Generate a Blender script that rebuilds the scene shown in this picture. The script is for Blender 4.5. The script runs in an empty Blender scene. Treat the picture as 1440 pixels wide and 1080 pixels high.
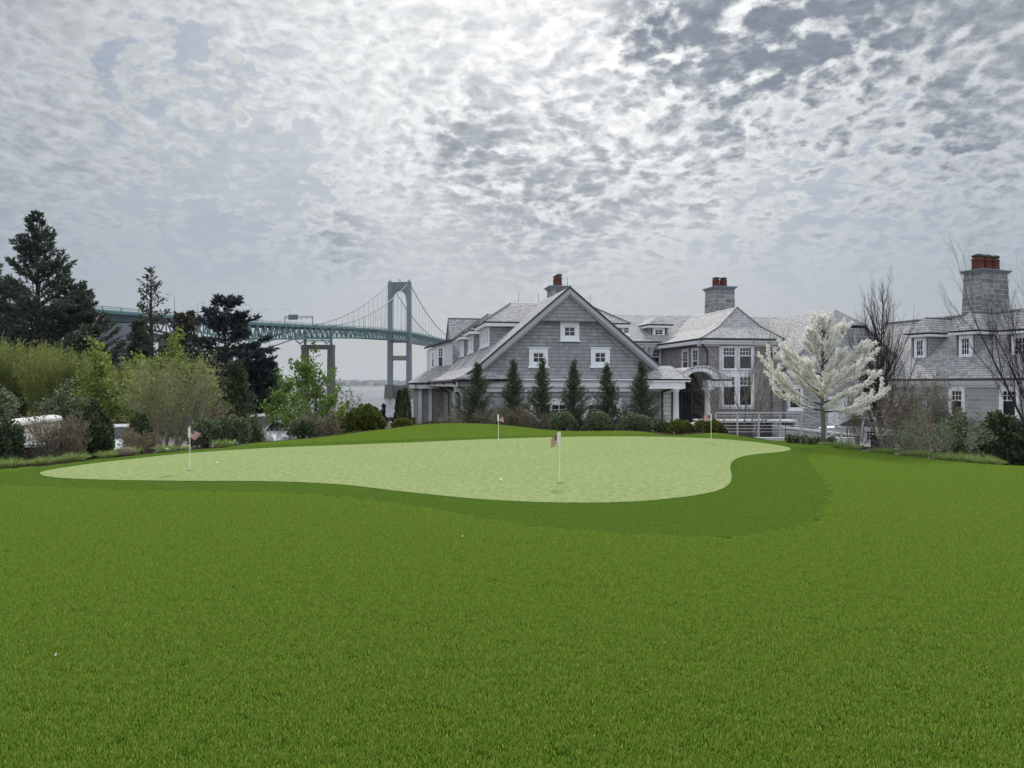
import bpy, math, random
import numpy as np
from mathutils import Vector, Matrix
from mathutils.geometry import delaunay_2d_cdt
R = math.radians
scene = bpy.context.scene
COL = scene.collection
FPX = 1050.0            # focal length in photo pixels (1440 wide)
CAMZ = 1.6
HOR = 541.0             # photo row of the horizon
def P(px, py, Y):
    return Vector(((px-720)/FPX*Y, Y, CAMZ+(HOR-py)/FPX*Y))
def G(px, py, z=0.0):
    Y = (CAMZ-z)*FPX/(py-HOR)
    return ((px-720)/FPX*Y, Y)

# ---------------------------------------------------------------- object helpers
def tag(o, label=None, cat=None, group=None, kind=None):
    if label: o['label'] = label
    if cat: o['category'] = cat
    if group: o['group'] = group
    if kind: o['kind'] = kind
    return o
def empty(name, loc, label, cat, group=None, rz=0.0):
    o = bpy.data.objects.new(name, None)
    o.empty_display_size = 0.3
    COL.objects.link(o); o.location = loc; o.rotation_euler = (0, 0, rz)
    return tag(o, label, cat, group)
def link(name, me, parent=None, label=None):
    o = bpy.data.objects.new(name, me); COL.objects.link(o)
    if parent is not None: o.parent = parent
    if label: o['label'] = label
    return o
def kids(o):
    return [c for c in bpy.data.objects if c.parent == o]
def dup(root, loc, rz=0.0, scale=None, label=None, group=None):
    m = {root: root.copy()}
    r = m[root]; COL.objects.link(r)
    for ch in kids(root):
        c = ch.copy(); COL.objects.link(c); c.parent = r
        for g in kids(ch):
            d = g.copy(); COL.objects.link(d); d.parent = c
    r.location = loc; r.rotation_euler = (0, 0, rz)
    if scale is not None: r.scale = scale if hasattr(scale, '__len__') else (scale,)*3
    if label: r['label'] = label
    if group: r['group'] = group
    return r
def mesh_np(name, V, F, mats, smooth=False):
    """V (n,3) float, F (m,k) int (all the same k)"""
    me = bpy.data.meshes.new(name)
    V = np.asarray(V, dtype=np.float32); F = np.asarray(F, dtype=np.int32)
    m, k = F.shape
    me.vertices.add(len(V)); me.vertices.foreach_set('co', V.ravel())
    me.loops.add(m*k); me.loops.foreach_set('vertex_index', F.ravel())
    me.polygons.add(m); me.polygons.foreach_set('loop_start', np.arange(0, m*k, k, dtype=np.int32))
    me.polygons.foreach_set('loop_total', np.full(m, k, dtype=np.int32))
    me.update(calc_edges=True)
    if smooth: me.polygons.foreach_set('use_smooth', np.ones(m, dtype=bool))
    for x in (mats if isinstance(mats, (list, tuple)) else [mats]): me.materials.append(x)
    return me

class MB:
    """collects shapes in a local frame, then becomes ONE mesh object"""
    def __init__(s, M=None):
        s.v = []; s.f = []; s.mi = []; s.M = M or Matrix.Identity(4); s.sm = []
    def add(s, vs, fs, mi=0, smooth=False):
        b = len(s.v)
        s.v += [tuple(s.M @ Vector(p)) for p in vs]
        for f in fs:
            s.f.append([b+i for i in f]); s.mi.append(mi); s.sm.append(smooth)
    def box(s, x0, x1, y0, y1, z0, z1, mi=0):
        vs = [(x, y, z) for z in (z0, z1) for y in (y0, y1) for x in (x0, x1)]
        s.add(vs, [(0,2,3,1),(4,5,7,6),(0,1,5,4),(2,6,7,3),(0,4,6,2),(1,3,7,5)], mi)
    def hexa(s, b, t, mi=0):
        n = len(b)
        fs = [tuple(reversed(range(n))), tuple(range(n, 2*n))] + [(i, (i+1) % n, n+(i+1) % n, n+i) for i in range(n)]
        s.add(list(b)+list(t), fs, mi)
    def slab(s, pts, th, mi=0, mi_side=None):
        """polygon with its visible face as given; thickness goes to the other side of its normal"""
        p = [Vector(q) for q in pts]
        n = Vector((0,0,0))
        for i in range(len(p)):
            n += p[i].cross(p[(i+1) % len(p)])
        n.normalize()
        q = [a-n*th for a in p]
        k = len(p)
        s.add(p, [tuple(range(k))], mi)
        ms = mi if mi_side is None else mi_side
        b = len(p)
        s.add(p+q, [tuple(reversed(range(k, 2*k)))]+[(i, k+i, k+(i+1) % k, (i+1) % k) for i in range(k)], ms)
    def bar(s, a, b, r, n=5, mi=0, r2=None, smooth=True):
        a = Vector(a); b = Vector(b); d = (b-a)
        if d.length < 1e-6: return
        d.normalize()
        u = d.orthogonal().normalized(); w = d.cross(u)
        r2 = r if r2 is None else r2
        vs = []
        for c, rr in ((a, r), (b, r2)):
            for i in range(n):
                t = 2*math.pi*i/n
                vs.append(c+(u*math.cos(t)+w*math.sin(t))*rr)
        s.add(vs, [(i, (i+1) % n, n+(i+1) % n, n+i) for i in range(n)], mi, smooth)
        s.add(vs, [tuple(reversed(range(n))), tuple(range(n, 2*n))], mi)
    def beam(s, a, b, wx, wz, mi=0):
        """rectangular bar, wz measured upwards"""
        a = Vector(a); b = Vector(b); d = (b-a).normalized()
        up = Vector((0,0,1)) if abs(d.z) < .95 else Vector((0,1,0))
        sd = d.cross(up).normalized()*wx/2; u2 = sd.cross(d).normalized()*wz/2
        vs = [c+sx*sd+sz*u2 for c in (a, b) for sx, sz in ((-1,-1),(1,-1),(1,1),(-1,1))]
        s.add(vs, [(0,3,2,1),(4,5,6,7),(0,1,5,4),(1,2,6,5),(2,3,7,6),(3,0,4,7)], mi)
    def lathe(s, prof, c=(0,0,0), n=16, mi=0, sx=1, sy=1, smooth=True, cap=True):
        vs = []; fs = []
        for (r, z) in prof:
            for i in range(n):
                t = 2*math.pi*i/n
                vs.append((c[0]+r*math.cos(t)*sx, c[1]+r*math.sin(t)*sy, c[2]+z))
        for k in range(len(prof)-1):
            for i in range(n):
                j = (i+1) % n
                fs.append((k*n+i, k*n+j, (k+1)*n+j, (k+1)*n+i))
        s.add(vs, fs, mi, smooth)
        if cap:
            s.add(vs[:n], [tuple(reversed(range(n)))], mi); s.add(vs[-n:], [tuple(range(n))], mi)
    def build(s, name, mats, parent=None, label=None, uv=True, bevel=0):
        me = bpy.data.meshes.new(name)
        me.from_pydata(s.v, [], s.f)
        mats = mats if isinstance(mats, (list, tuple)) else [mats]
        for m in mats: me.materials.append(m)
        me.polygons.foreach_set('material_index', s.mi)
        me.polygons.foreach_set('use_smooth', s.sm)
        me.update()
        if uv: face_uv(me)
        o = link(name, me, parent, label)
        if bevel:
            b = o.modifiers.new('bevel', 'BEVEL'); b.width = bevel; b.segments = 1; b.limit_method = 'ANGLE'
        return o
def face_uv(me):
    uvl = me.uv_layers.new(name='UVMap'); Z = Vector((0,0,1)); co = me.vertices
    for p in me.polygons:
        n = p.normal
        t = Z.cross(n)
        t = Vector((1,0,0)) if t.length < 1e-3 else t.normalized()
        b = n.cross(t)
        for li in p.loop_indices:
            c = co[me.loops[li].vertex_index].co
            uvl.data[li].uv = (c.dot(t), c.dot(b))

# ---------------------------------------------------------------- materials
class NT:
    def __init__(s, nt): s.nt = nt
    def n(s, typ, **kw):
        nd = s.nt.nodes.new(typ)
        ins = kw.pop('ins', {})
        for k, v in kw.items(): setattr(nd, k, v)
        for k, v in ins.items(): s.set(nd.inputs[k], v)
        return nd
    def set(s, sock, v):
        if isinstance(v, bpy.types.NodeSocket): s.nt.links.new(v, sock)
        elif isinstance(v, bpy.types.Node): s.nt.links.new(v.outputs[0], sock)
        elif v is not None:
            if hasattr(v, '__len__') and len(v) == 3 and sock.type == 'RGBA': v = (*v, 1)
            sock.default_value = v
    def math(s, op, a, b=None, c=None, clamp=False):
        nd = s.nt.nodes.new('ShaderNodeMath'); nd.operation = op; nd.use_clamp = clamp
        for i, v in enumerate((a, b, c)):
            if v is not None: s.set(nd.inputs[i], v)
        return nd.outputs[0]
    def vmath(s, op, a, b=None, scale=None, out=0):
        nd = s.nt.nodes.new('ShaderNodeVectorMath'); nd.operation = op
        s.set(nd.inputs[0], a)
        if b is not None: s.set(nd.inputs[1], b)
        if scale is not None: s.set(nd.inputs['Scale'], scale)
        return nd.outputs[out]
    def mix(s, f, a, b, typ='MIX'):
        nd = s.nt.nodes.new('ShaderNodeMix'); nd.data_type = 'RGBA'; nd.blend_type = typ
        s.set(nd.inputs['Factor'], f)
        s.set(nd.inputs[6], a); s.set(nd.inputs[7], b)
        return nd.outputs[2]
    def noise(s, vec, scale, detail=2, rough=.5, out=0, dist=0, dim='3D'):
        nd = s.n('ShaderNodeTexNoise', noise_dimensions=dim, ins={'Scale': scale, 'Detail': detail, 'Roughness': rough, 'Distortion': dist})
        if vec is not None: s.set(nd.inputs['Vector'], vec)
        return nd.outputs[out]
    def ramp(s, f, stops, interp='LINEAR'):
        nd = s.nt.nodes.new('ShaderNodeValToRGB'); cr = nd.color_ramp; cr.interpolation = interp
        while len(cr.elements) < len(stops): cr.elements.new(.5)
        for e, (p, c) in zip(cr.elements, stops):
            e.position = p
            e.color = (c, c, c, 1) if not hasattr(c, '__len__') else (*c, 1)
        s.set(nd.inputs[0], f); return nd.outputs[0]
    def smooth(s, x, a, b):
        nd = s.nt.nodes.new('ShaderNodeMapRange'); nd.interpolation_type = 'SMOOTHSTEP'
        s.set(nd.inputs[0], x); nd.inputs[1].default_value = a; nd.inputs[2].default_value = b
        return nd.outputs[0]
def newmat(name):
    m = bpy.data.materials.new(name); m.use_nodes = True
    nt = m.node_tree; nt.nodes.clear()
    T = NT(nt); out = T.n('ShaderNodeOutputMaterial')
    bs = T.n('ShaderNodeBsdfPrincipled'); nt.links.new(bs.outputs[0], out.inputs[0])
    T.bs = bs; T.out = out
    return m, T
def S(c):   # sRGB 0..255 -> linear
    return tuple(((x/255)/12.92 if x/255 <= .04045 else ((x/255+.055)/1.055)**2.4) for x in c)
def simple(name, col, rough=.6, metal=0, var=.15, vscale=3.0, bump=0, bscale=30, coat=0):
    m, T = newmat(name)
    tc = T.n('ShaderNodeTexCoord').outputs['Object']
    n = T.noise(tc, vscale, 4, .6)
    lo = tuple(c*(1-var) for c in col); hi = tuple(min(1, c*(1+var)) for c in col)
    T.set(T.bs.inputs['Base Color'], T.mix(n, lo, hi))
    T.bs.inputs['Roughness'].default_value = rough; T.bs.inputs['Metallic'].default_value = metal
    if coat: T.bs.inputs['Coat Weight'].default_value = coat
    if bump:
        b = T.n('ShaderNodeBump', ins={'Strength': bump, 'Distance': .02, 'Height': T.noise(tc, bscale, 5, .6)})
        T.set(T.bs.inputs['Normal'], b)
    return m
def leafmat(name, c1, c2, c3=None, transl=.3, rough=.6):
    """each leaf (mesh island) gets its own tone"""
    m, T = newmat(name)
    rnd = T.n('ShaderNodeNewGeometry').outputs['Random Per Island']
    stops = [(0, c1), (1, c2)] if c3 is None else [(0, c1), (.6, c2), (1, c3)]
    c = T.ramp(rnd, stops)
    big = T.noise(T.n('ShaderNodeTexCoord').outputs['Object'], .9, 2)
    c = T.mix(T.math('MULTIPLY', big, .5), c, T.mix(.5, c, c1))
    T.set(T.bs.inputs['Base Color'], c); T.bs.inputs['Roughness'].default_value = rough
    T.bs.inputs['Specular IOR Level'].default_value = .25
    tr = T.n('ShaderNodeBsdfTranslucent'); T.set(tr.inputs[0], c)
    mx = T.n('ShaderNodeMixShader'); mx.inputs[0].default_value = transl
    T.nt.links.new(T.bs.outputs[0], mx.inputs[1]); T.nt.links.new(tr.outputs[0], mx.inputs[2])
    T.nt.links.new(mx.outputs[0], T.out.inputs[0])
    return m
def brick(name, cols, mortar, w, h, msize=.012, rough=.85, bump=.6, offs=.5, squash=1, edge=.35, fine=.25, msmooth=.1, line=0):
    """courses laid in metres on the face UVs; cols = tones of single pieces"""
    m, T = newmat(name)
    uv = T.n('ShaderNodeTexCoord').outputs['UV']
    wob = T.noise(uv, 1.5, 2, out=1)
    uvw = T.vmath('ADD', uv, T.vmath('SCALE', T.vmath('SUBTRACT', wob, (.5,.5,.5)), scale=.02))
    bk = T.n('ShaderNodeTexBrick', offset=offs, squash=squash, ins={'Vector': uvw, 'Scale': 1, 'Mortar Size': msize, 'Mortar Smooth': msmooth,
        'Brick Width': w, 'Row Height': h, 'Color1': (0,0,0,1), 'Color2': (1,1,1,1), 'Mortar': (.5,.5,.5,1), 'Bias': 0})
    tone = T.n('ShaderNodeSeparateColor', ins={0: bk.outputs['Color']}).outputs[0]
    k = len(cols)-1
    c = T.ramp(tone, [(i/k, cc) for i, cc in enumerate(cols)])
    gr = T.noise(uv, 14, 6, .7); big = T.noise(uv, .35, 3)
    c = T.mix(fine, c, T.mix(gr, tuple(x*.5 for x in cols[0]), tuple(min(1, x*1.25) for x in cols[-1])))
    c = T.mix(T.math('MULTIPLY', big, .3), c, tuple(x*.8 for x in cols[0]))
    c = T.mix(bk.outputs['Fac'], c, mortar)
    if line:
        sy0 = T.n('ShaderNodeSeparateXYZ', ins={0: uvw}).outputs[1]
        c = T.mix(T.math('MULTIPLY', T.smooth(T.math('FRACT', T.math('DIVIDE', sy0, h)), .80, .97), line), c, mortar)
    T.set(T.bs.inputs['Base Color'], c); T.bs.inputs['Roughness'].default_value = rough
    T.bs.inputs['Specular IOR Level'].default_value = .3
    # each course laps over the one below: saw-tooth height
    sy = T.n('ShaderNodeSeparateXYZ', ins={0: uvw}).outputs[1]
    saw = T.math('FRACT', T.math('DIVIDE', sy, h))
    hgt = T.math('SUBTRACT', T.math('MULTIPLY', T.math('SUBTRACT', 1, saw), edge), T.math('MULTIPLY', bk.outputs['Fac'], .6))
    hgt = T.math('ADD', hgt, T.math('MULTIPLY', tone, .25)); hgt = T.math('ADD', hgt, T.math('MULTIPLY', gr, .25))
    b = T.n('ShaderNodeBump', ins={'Strength': bump, 'Distance': .03, 'Height': hgt})
    T.set(T.bs.inputs['Normal'], b)
    return m
M = {}
M['siding'] = brick('grey shingle siding', [S((146,146,149)), S((160,160,163)), S((176,176,178))], S((90,90,93)), .17, .18, .004, msmooth=.4, line=.85, fine=.15, bump=.4)
M['siding_brown'] = brick('weathered shingle', [S((140,136,134)), S((160,156,154)), S((178,175,172))], S((92,88,86)), .16, .16, .004, msmooth=.4, line=.7, fine=.15, bump=.4)
M['roof'] = brick('roof shingles', [S((144,142,144)), S((164,162,163)), S((190,188,187)), S((172,170,171))], S((78,76,79)), .24, .2, .008, edge=.5, bump=.8, fine=.15, msmooth=.5, line=.95, rough=.8)
M['slate'] = brick('slate roof', [S((96,100,106)), S((110,114,120)), S((124,128,134))], S((70,75,84)), .22, .16, .012, edge=.4)
M['stone'] = brick('ashlar stone', [S((146,147,149)), S((168,169,170)), S((198,198,196)), S((156,156,157))], S((202,202,200)), .62, .24, .012, edge=0, bump=.7, offs=.37, squash=1.4, fine=.4)
M['chimstone'] = brick('chimney stone', [S((112,114,117)), S((146,148,149)), S((186,185,182)), S((130,131,134))], S((196,196,193)), .5, .3, .014, edge=0, bump=.8, offs=.41, squash=1.5, fine=.4)
M['palestone'] = brick('pale limestone', [S((206,204,198)), S((226,224,218)), S((238,236,232))], S((150,148,144)), .5, .22, .014, edge=0, bump=.7, offs=.43, squash=1.3, fine=.3)
M['white'] = simple('white trim paint', S((240,240,242)), .5, var=.05, vscale=1.2, bump=.1)
M['cream'] = simple('off white trim paint', S((226,225,227)), .55, var=.07, vscale=1.0, bump=.1)
M['rake'] = simple('grey rake board', S((176,176,181)), .6, var=.08)
M['edge'] = simple('dark roof edge', S((58,56,60)), .6)
M['soffit'] = simple('soffit boards', S((150,148,148)), .7)
M['copper'] = simple('dark bronze gutter', S((62,56,56)), .45, .6)
M['flash'] = simple('oxidised copper flashing', S((110,72,66)), .5, .3)
M['terra'] = simple('terracotta', S((104,54,44)), .75, var=.3, vscale=4, bump=.3)
M['potcap'] = simple('pot cap', S((72,76,76)), .6)
M['capstone'] = simple('chimney cap', S((132,138,146)), .6, var=.12)
M['dark'] = simple('shade black', (.008,.008,.012), .9)  # near black that puts shade into the colour of entrance and hole
M['iron'] = simple('black iron', (.02,.02,.024), .5, .3)
M['rail'] = simple('brushed aluminium rail', S((205,207,210)), .38, .35, var=.05)
M['concrete'] = simple('pale concrete', S((205,205,203)), .85, var=.1, bump=.2)
M['greyconc'] = simple('pier concrete', S((98,93,86)), .9, var=.2, vscale=.25, bump=.2, bscale=4)
M['pinkconc'] = simple('pinkish concrete', S((150,138,128)), .9, var=.15, vscale=.2)
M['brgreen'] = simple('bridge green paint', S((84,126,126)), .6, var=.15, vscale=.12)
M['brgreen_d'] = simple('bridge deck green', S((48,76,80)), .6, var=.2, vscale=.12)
M['brgrey'] = simple('bridge tower paint', S((112,120,130)), .6, var=.12, vscale=.08)
M['cable'] = simple('cable grey green', S((116,128,130)), .6)
M['pedestal'] = simple('pedestal marble', S((215,215,212)), .5)
M['bronze'] = simple('dark bronze', (.012,.013,.014), .35, .6)
M['mulch'] = simple('mulch', S((72,58,50)), .95, var=.5, vscale=18, bump=.8, bscale=40)
M['bin'] = simple('navy plastic', S((24,30,46)), .5)
m, T = newmat('window glass')
T.bs.inputs['Base Color'].default_value = (.012,.015,.019,1); T.bs.inputs['Roughness'].default_value = .04
T.bs.inputs['Specular IOR Level'].default_value = .6
M['glass'] = m
m, T = newmat('golf ball white')
tc = T.n('ShaderNodeTexCoord').outputs['Object']
vo = T.n('ShaderNodeTexVoronoi', ins={'Vector': tc, 'Scale': 250})
T.bs.inputs['Base Color'].default_value = (.82,.82,.8,1); T.bs.inputs['Roughness'].default_value = .3
T.set(T.bs.inputs['Normal'], T.n('ShaderNodeBump', ins={'Strength': .5, 'Distance': .002, 'Height': vo.outputs[0]}))
M['ball'] = m
def turfsheet(name, c1, c2, c3, s1, s2, bump=.5):
    m, T = newmat(name)
    tc = T.n('ShaderNodeTexCoord').outputs['Object']
    n1 = T.noise(tc, s1, 3, .7); n2 = T.noise(tc, s2, 3, .7); n3 = T.noise(tc, .5, 3, .6); n4 = T.noise(tc, s1*.12, 2, .6)
    c = T.mix(T.smooth(n1, .3, .7), c1, c2)
    c = T.mix(T.math('MULTIPLY', T.smooth(n2, .4, .75), .7), c, c3)
    c = T.mix(T.math('MULTIPLY', n3, .35), c, tuple(x*.82 for x in c1))
    c = T.mix(T.math('MULTIPLY', T.smooth(n4, .35, .7), .35), c, tuple(min(1, x*1.12) for x in c3))
    T.set(T.bs.inputs['Base Color'], c); T.bs.inputs['Roughness'].default_value = .85
    T.bs.inputs['Specular IOR Level'].default_value = 0
    h = T.math('ADD', n1, n2)
    T.set(T.bs.inputs['Normal'], T.n('ShaderNodeBump', ins={'Strength': bump, 'Distance': .012, 'Height': h}))
    return m
M['turf'] = turfsheet('long turf base', S((38,56,12)), S((56,80,18)), S((74,100,26)), 90, 40, .9)
M['fringe'] = turfsheet('fringe turf', S((56,82,26)), S((74,100,36)), S((90,116,46)), 110, 45, .6)
M['green'] = turfsheet('putting turf', S((116,131,80)), S((144,158,102)), S((174,184,132)), 75, 32, .5)
M['blade'] = leafmat('turf blade', S((82,114,30)), S((134,164,52)), S((182,202,104)), .45, .55)
M['blade_fringe'] = leafmat('fringe blade', S((84,117,35)), S((122,153,55)), S((160,182,94)), .43, .6)
M['bark'] = simple('grey brown bark', S((112,104,96)), .95, var=.35, vscale=6, bump=.8, bscale=25)
M['bark_dark'] = simple('dark bark', S((62,54,50)), .95, var=.35, vscale=6, bump=.8, bscale=25)
M['bark_pale'] = simple('pale twigs', S((150,140,126)), .9, var=.3, vscale=6)
M['twig'] = simple('brown twigs', S((104,94,86)), .9, var=.35, vscale=5)
M['needle_dark'] = leafmat('dark needles', S((52,62,56)), S((78,88,76)), S((110,116,96)), .3)
M['needle_blue'] = leafmat('cedar needles', S((32,42,46)), S((52,64,64)), S((76,88,84)), .2)
M['needle_green'] = leafmat('green needles', S((48,62,48)), S((76,94,66)), S((108,124,86)), .25)
M['needle_brown'] = leafmat('thin brown green foliage', S((52,54,44)), S((78,78,62)), S((104,100,80)), .25)
M['leaf_yellow'] = leafmat('spring leaves yellow green', S((92,108,52)), S((138,152,74)), S((182,190,112)), .45)
M['leaf_olive'] = leafmat('olive spring twigs', S((96,106,58)), S((136,146,80)), S((172,180,106)), .45)
M['leaf_fresh'] = leafmat('fresh leaves', S((72,96,44)), S((108,134,62)), S((142,162,84)), .5)
M['leaf_box'] = leafmat('boxwood leaves', S((68,82,56)), S((104,118,84)), S((156,166,130)), .25)
M['leaf_dark'] = leafmat('dark evergreen leaves', S((50,62,44)), S((80,94,66)), S((130,140,106)), .3, .45)
M['leaf_gold'] = leafmat('golden evergreen', S((64,74,30)), S((98,108,46)), S((128,134,66)), .25)
M['leaf_bronze'] = leafmat('bronze shrub leaves', S((86,79,62)), S((120,110,88)), S((160,148,120)), .3)
M['blossom'] = leafmat('white blossom', S((232,228,220)), S((248,245,240)), S((254,253,250)), .45)
M['grassclump'] = leafmat('ornamental grass', S((98,118,60)), S((138,158,88)), S((182,194,130)), .45)
M['wood'] = leafmat('far wood', S((64,72,66)), S((82,88,76)), S((100,98,84)), .1)
# ---------------------------------------------------------------- outlines on the ground
def smooth_poly(pts, n=6, closed=True):
    """Catmull-Rom through the points"""
    out = []; k = len(pts)
    for i in range(k if closed else k-1):
        p0, p1, p2, p3 = [np.array(pts[(i+j) % k] if closed else pts[min(max(i+j, 0), k-1)]) for j in (-1, 0, 1, 2)]
        for t in np.linspace(0, 1, n, endpoint=False):
            out.append(tuple(.5*((2*p1)+(-p0+p2)*t+(2*p0-5*p1+4*p2-p3)*t*t+(-p0+3*p1-3*p2+p3)*t**3)))
    return out
GREEN = smooth_poly([G(*p) for p in [(56,665.5),(66,670.5),(100,673.5),(160,675.5),(230,676.5),(300,677),(370,677.3),(430,679),(490,683),(550,690),(600,695.5),(650,700.5),(700,704.2),(750,706.5),
    (800,707.6),(850,707.4),(900,705.5),(945,701.5),(985,696),(1012,689.5),(1026,680.5),(1029,670),(1027,659),(1030,649.5),(1042,643),(1062,639.3),(1085,637.2),(1104,635),(1112,632),
    (1107,629),(1088,625.5),(1060,621.8),(1030,619),(1000,617),(960,615.4),(920,614.4),(880,614),(840,614),(790,614.8),(740,616.2),(690,617.8),(640,619.8),(580,622.4),(520,624.6),(460,627),(400,629.3),
    (340,632.5),(280,636.5),(230,641),(185,646),(140,651),(100,656.5),(72,661)]], 5)
TURF_PX = [(0,660.8),(60,655.5),(120,648.5),(200,640),(300,631),(370,622.5),(440,617),(480,612)]
far = [G(*p) for p in TURF_PX] + [(-4.85,25.2),(-4.2,26.0),(-3.55,26.9),(-2.0,27.5),(-.5,27.4),(.5,26.6),(1.45,25.6)]
far += [G(*p) for p in [(811,607),(850,606.8),(880,606.8),(905,608.6),(930,611.6),(950,612.2),(975,611.6),(1003,610),(1021,611),(1048,615),(1075,619.5),(1110,620.7),(1158,626),(1191,632),(1240,638),(1296,644),(1373,652),(1440,656.5)]]
TURF = [(-26,-6),(-26,6),(-16,11.2)] + smooth_poly(far, 4, closed=False) + [far[-1],(12.6,13.2),(17,10.5),(24,4),(24,-6)]
FRINGE = smooth_poly([(-11.6,13.4),(-11.7,12.8)]+[G(*p) for p in [(120,688),(300,692),(460,697),(600,716),(720,737),(850,749),(960,755),(1060,754),(1130,740),(1163,716),(1166,690),(1150,664),(1138,650),(1135,641),(1145,633),(1138,626),(1110,622.2),
    (1070,617.5),(1030,613.8),(1000,612.6),(950,612.0),(900,611.6),(850,611.5),(790,611.6),(740,613),(690,614.3),(640,615.8),(580,617.6),(520,619.8),(460,622.2),(400,624.4),(340,628),(280,632.3),(220,637.5),(150,645.5),(90,652.5),(40,659),(10,664)]], 5)

def pdist(px, py, poly):
    """distance to a polygon's outline and inside flag, numpy"""
    px = np.asarray(px, float); py = np.asarray(py, float)
    a = np.array(poly); b = np.roll(a, -1, axis=0)
    d = np.full(px.shape, 1e9); inside = np.zeros(px.shape, bool)
    for (x0, y0), (x1, y1) in zip(a, b):
        vx, vy = x1-x0, y1-y0; L = vx*vx+vy*vy+1e-12
        t = np.clip(((px-x0)*vx+(py-y0)*vy)/L, 0, 1)
        d = np.minimum(d, np.hypot(px-x0-t*vx, py-y0-t*vy))
        c = ((y0 > py) != (y1 > py)) & (px < vx*(py-y0)/(vy+1e-12)+x0)
        inside ^= c
    return d, inside
def sstep(x, a, b):
    t = np.clip((x-a)/(b-a), 0, 1); return t*t*(3-2*t)
def mound(x, y):
    m = .17*np.exp(-((x+2.0)/2.6)**2-((y-27.2)/2.1)**2)
    m = m + .05*np.exp(-((x-5.7)/1.6)**2-((y-25.2)/1.0)**2)
    return m*sstep(y, 22.0, 24.0)
def hgt(x, y):
    x = np.asarray(x, float); y = np.asarray(y, float)
    d, ins = pdist(x, y, TURF)
    s = np.where(ins, 0, d)
    h = mound(x, y)
    right = sstep(x, 5, 9)
    h = h - .95*sstep(s, .3, 4.0) - .28*right*sstep(s, .1, 2.5)
    h = h - .6*sstep(-x, 5.5, 8.5)*sstep(y, 25, 30)
    h = h - 12.0*sstep(y, 62, 118) - 4*sstep(np.abs(x), 70, 130)*sstep(y, -50, 60)
    h = np.maximum(h, -14.5)
    return h
def H(x, y): return float(hgt(np.array([x]), np.array([y]))[0])

def sheet(name, poly, mat, dz, step, holes=(), clip=None):
    """a ground sheet with an exact outline, following the terrain dz above it"""
    a = np.array(poly); x0, y0 = a.min(0); x1, y1 = a.max(0)
    gx, gy = np.meshgrid(np.arange(x0, x1, step), np.arange(y0, y1, step)); gx = gx.ravel(); gy = gy.ravel()
    d, ins = pdist(gx, gy, poly); ok = ins & (d > step*.4)
    pts = [Vector(p) for p in poly]; n = len(pts)
    edges = [(i, (i+1) % n) for i in range(n)]
    pts += [Vector((x, y)) for x, y in zip(gx[ok], gy[ok])]
    vs, es, fs, *_ = delaunay_2d_cdt(pts, edges, [], 1, 1e-5)
    xy = np.array([tuple(v) for v in vs])
    z = hgt(xy[:, 0], xy[:, 1])+dz
    me = bpy.data.meshes.new(name)
    me.from_pydata([(x, y, zz) for (x, y), zz in zip(xy, z)], [], [tuple(f) for f in fs])
    me.materials.append(mat); me.polygons.foreach_set('use_smooth', [True]*len(me.polygons)); me.update()
    # all faces up
    if len(me.polygons) and me.polygons[0].normal.z < 0: me.flip_normals()
    return tag(link(name, me), kind='structure')

# one ground sheet, fine near the camera and coarse to the far side of the water
def ground():
    xs = np.unique(np.concatenate([np.arange(-30, 30.1, .5), np.linspace(-6500, -400, 12), np.linspace(-400, -30, 40), np.linspace(30, 400, 40), np.linspace(400, 6500, 12)]))
    ys = np.unique(np.concatenate([np.linspace(-400, -10, 10), np.arange(-10, 60.1, .5), np.linspace(60, 130, 40), np.linspace(130, 7000, 14)]))
    X, Y = np.meshgrid(xs, ys); Z = hgt(X.ravel(), Y.ravel())
    d, ins = pdist(X.ravel(), Y.ravel(), TURF)
    Z = np.where(ins & (d > .3), Z-.05, Z-.01)
    V = np.stack([X.ravel(), Y.ravel(), Z], 1); nx = len(xs); ny = len(ys)
    i = np.arange(nx-1)[None, :]+np.arange(ny-1)[:, None]*nx
    F = np.stack([i, i+1, i+nx+1, i+nx], -1).reshape(-1, 4)
    m, T = newmat('soil and mulch')
    tc = T.n('ShaderNodeTexCoord').outputs['Object']
    a = T.noise(tc, 14, 6, .75); b = T.noise(tc, .25, 4, .6); c2 = T.noise(tc, 60, 3, .7)
    c = T.mix(a, S((36,31,26)), S((82,72,58)))
    c = T.mix(T.smooth(b, .5, .68), c, T.mix(c2, S((58,74,34)), S((96,112,56))))
    T.set(T.bs.inputs['Base Color'], c); T.bs.inputs['Roughness'].default_value = .95; T.bs.inputs['Specular IOR Level'].default_value = 0
    T.set(T.bs.inputs['Normal'], T.n('ShaderNodeBump', ins={'Strength': .8, 'Distance': .04, 'Height': a}))
    tag(link('ground', mesh_np('ground', V, F, m, True)), kind='structure')
ground()
sheet('lawn', TURF, M['turf'], .0, .55)
sheet('fringe_lawn', FRINGE, M['fringe'], .004, .5)
sheet('putting_green_surface', GREEN, M['green'], .009, .5)

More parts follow.
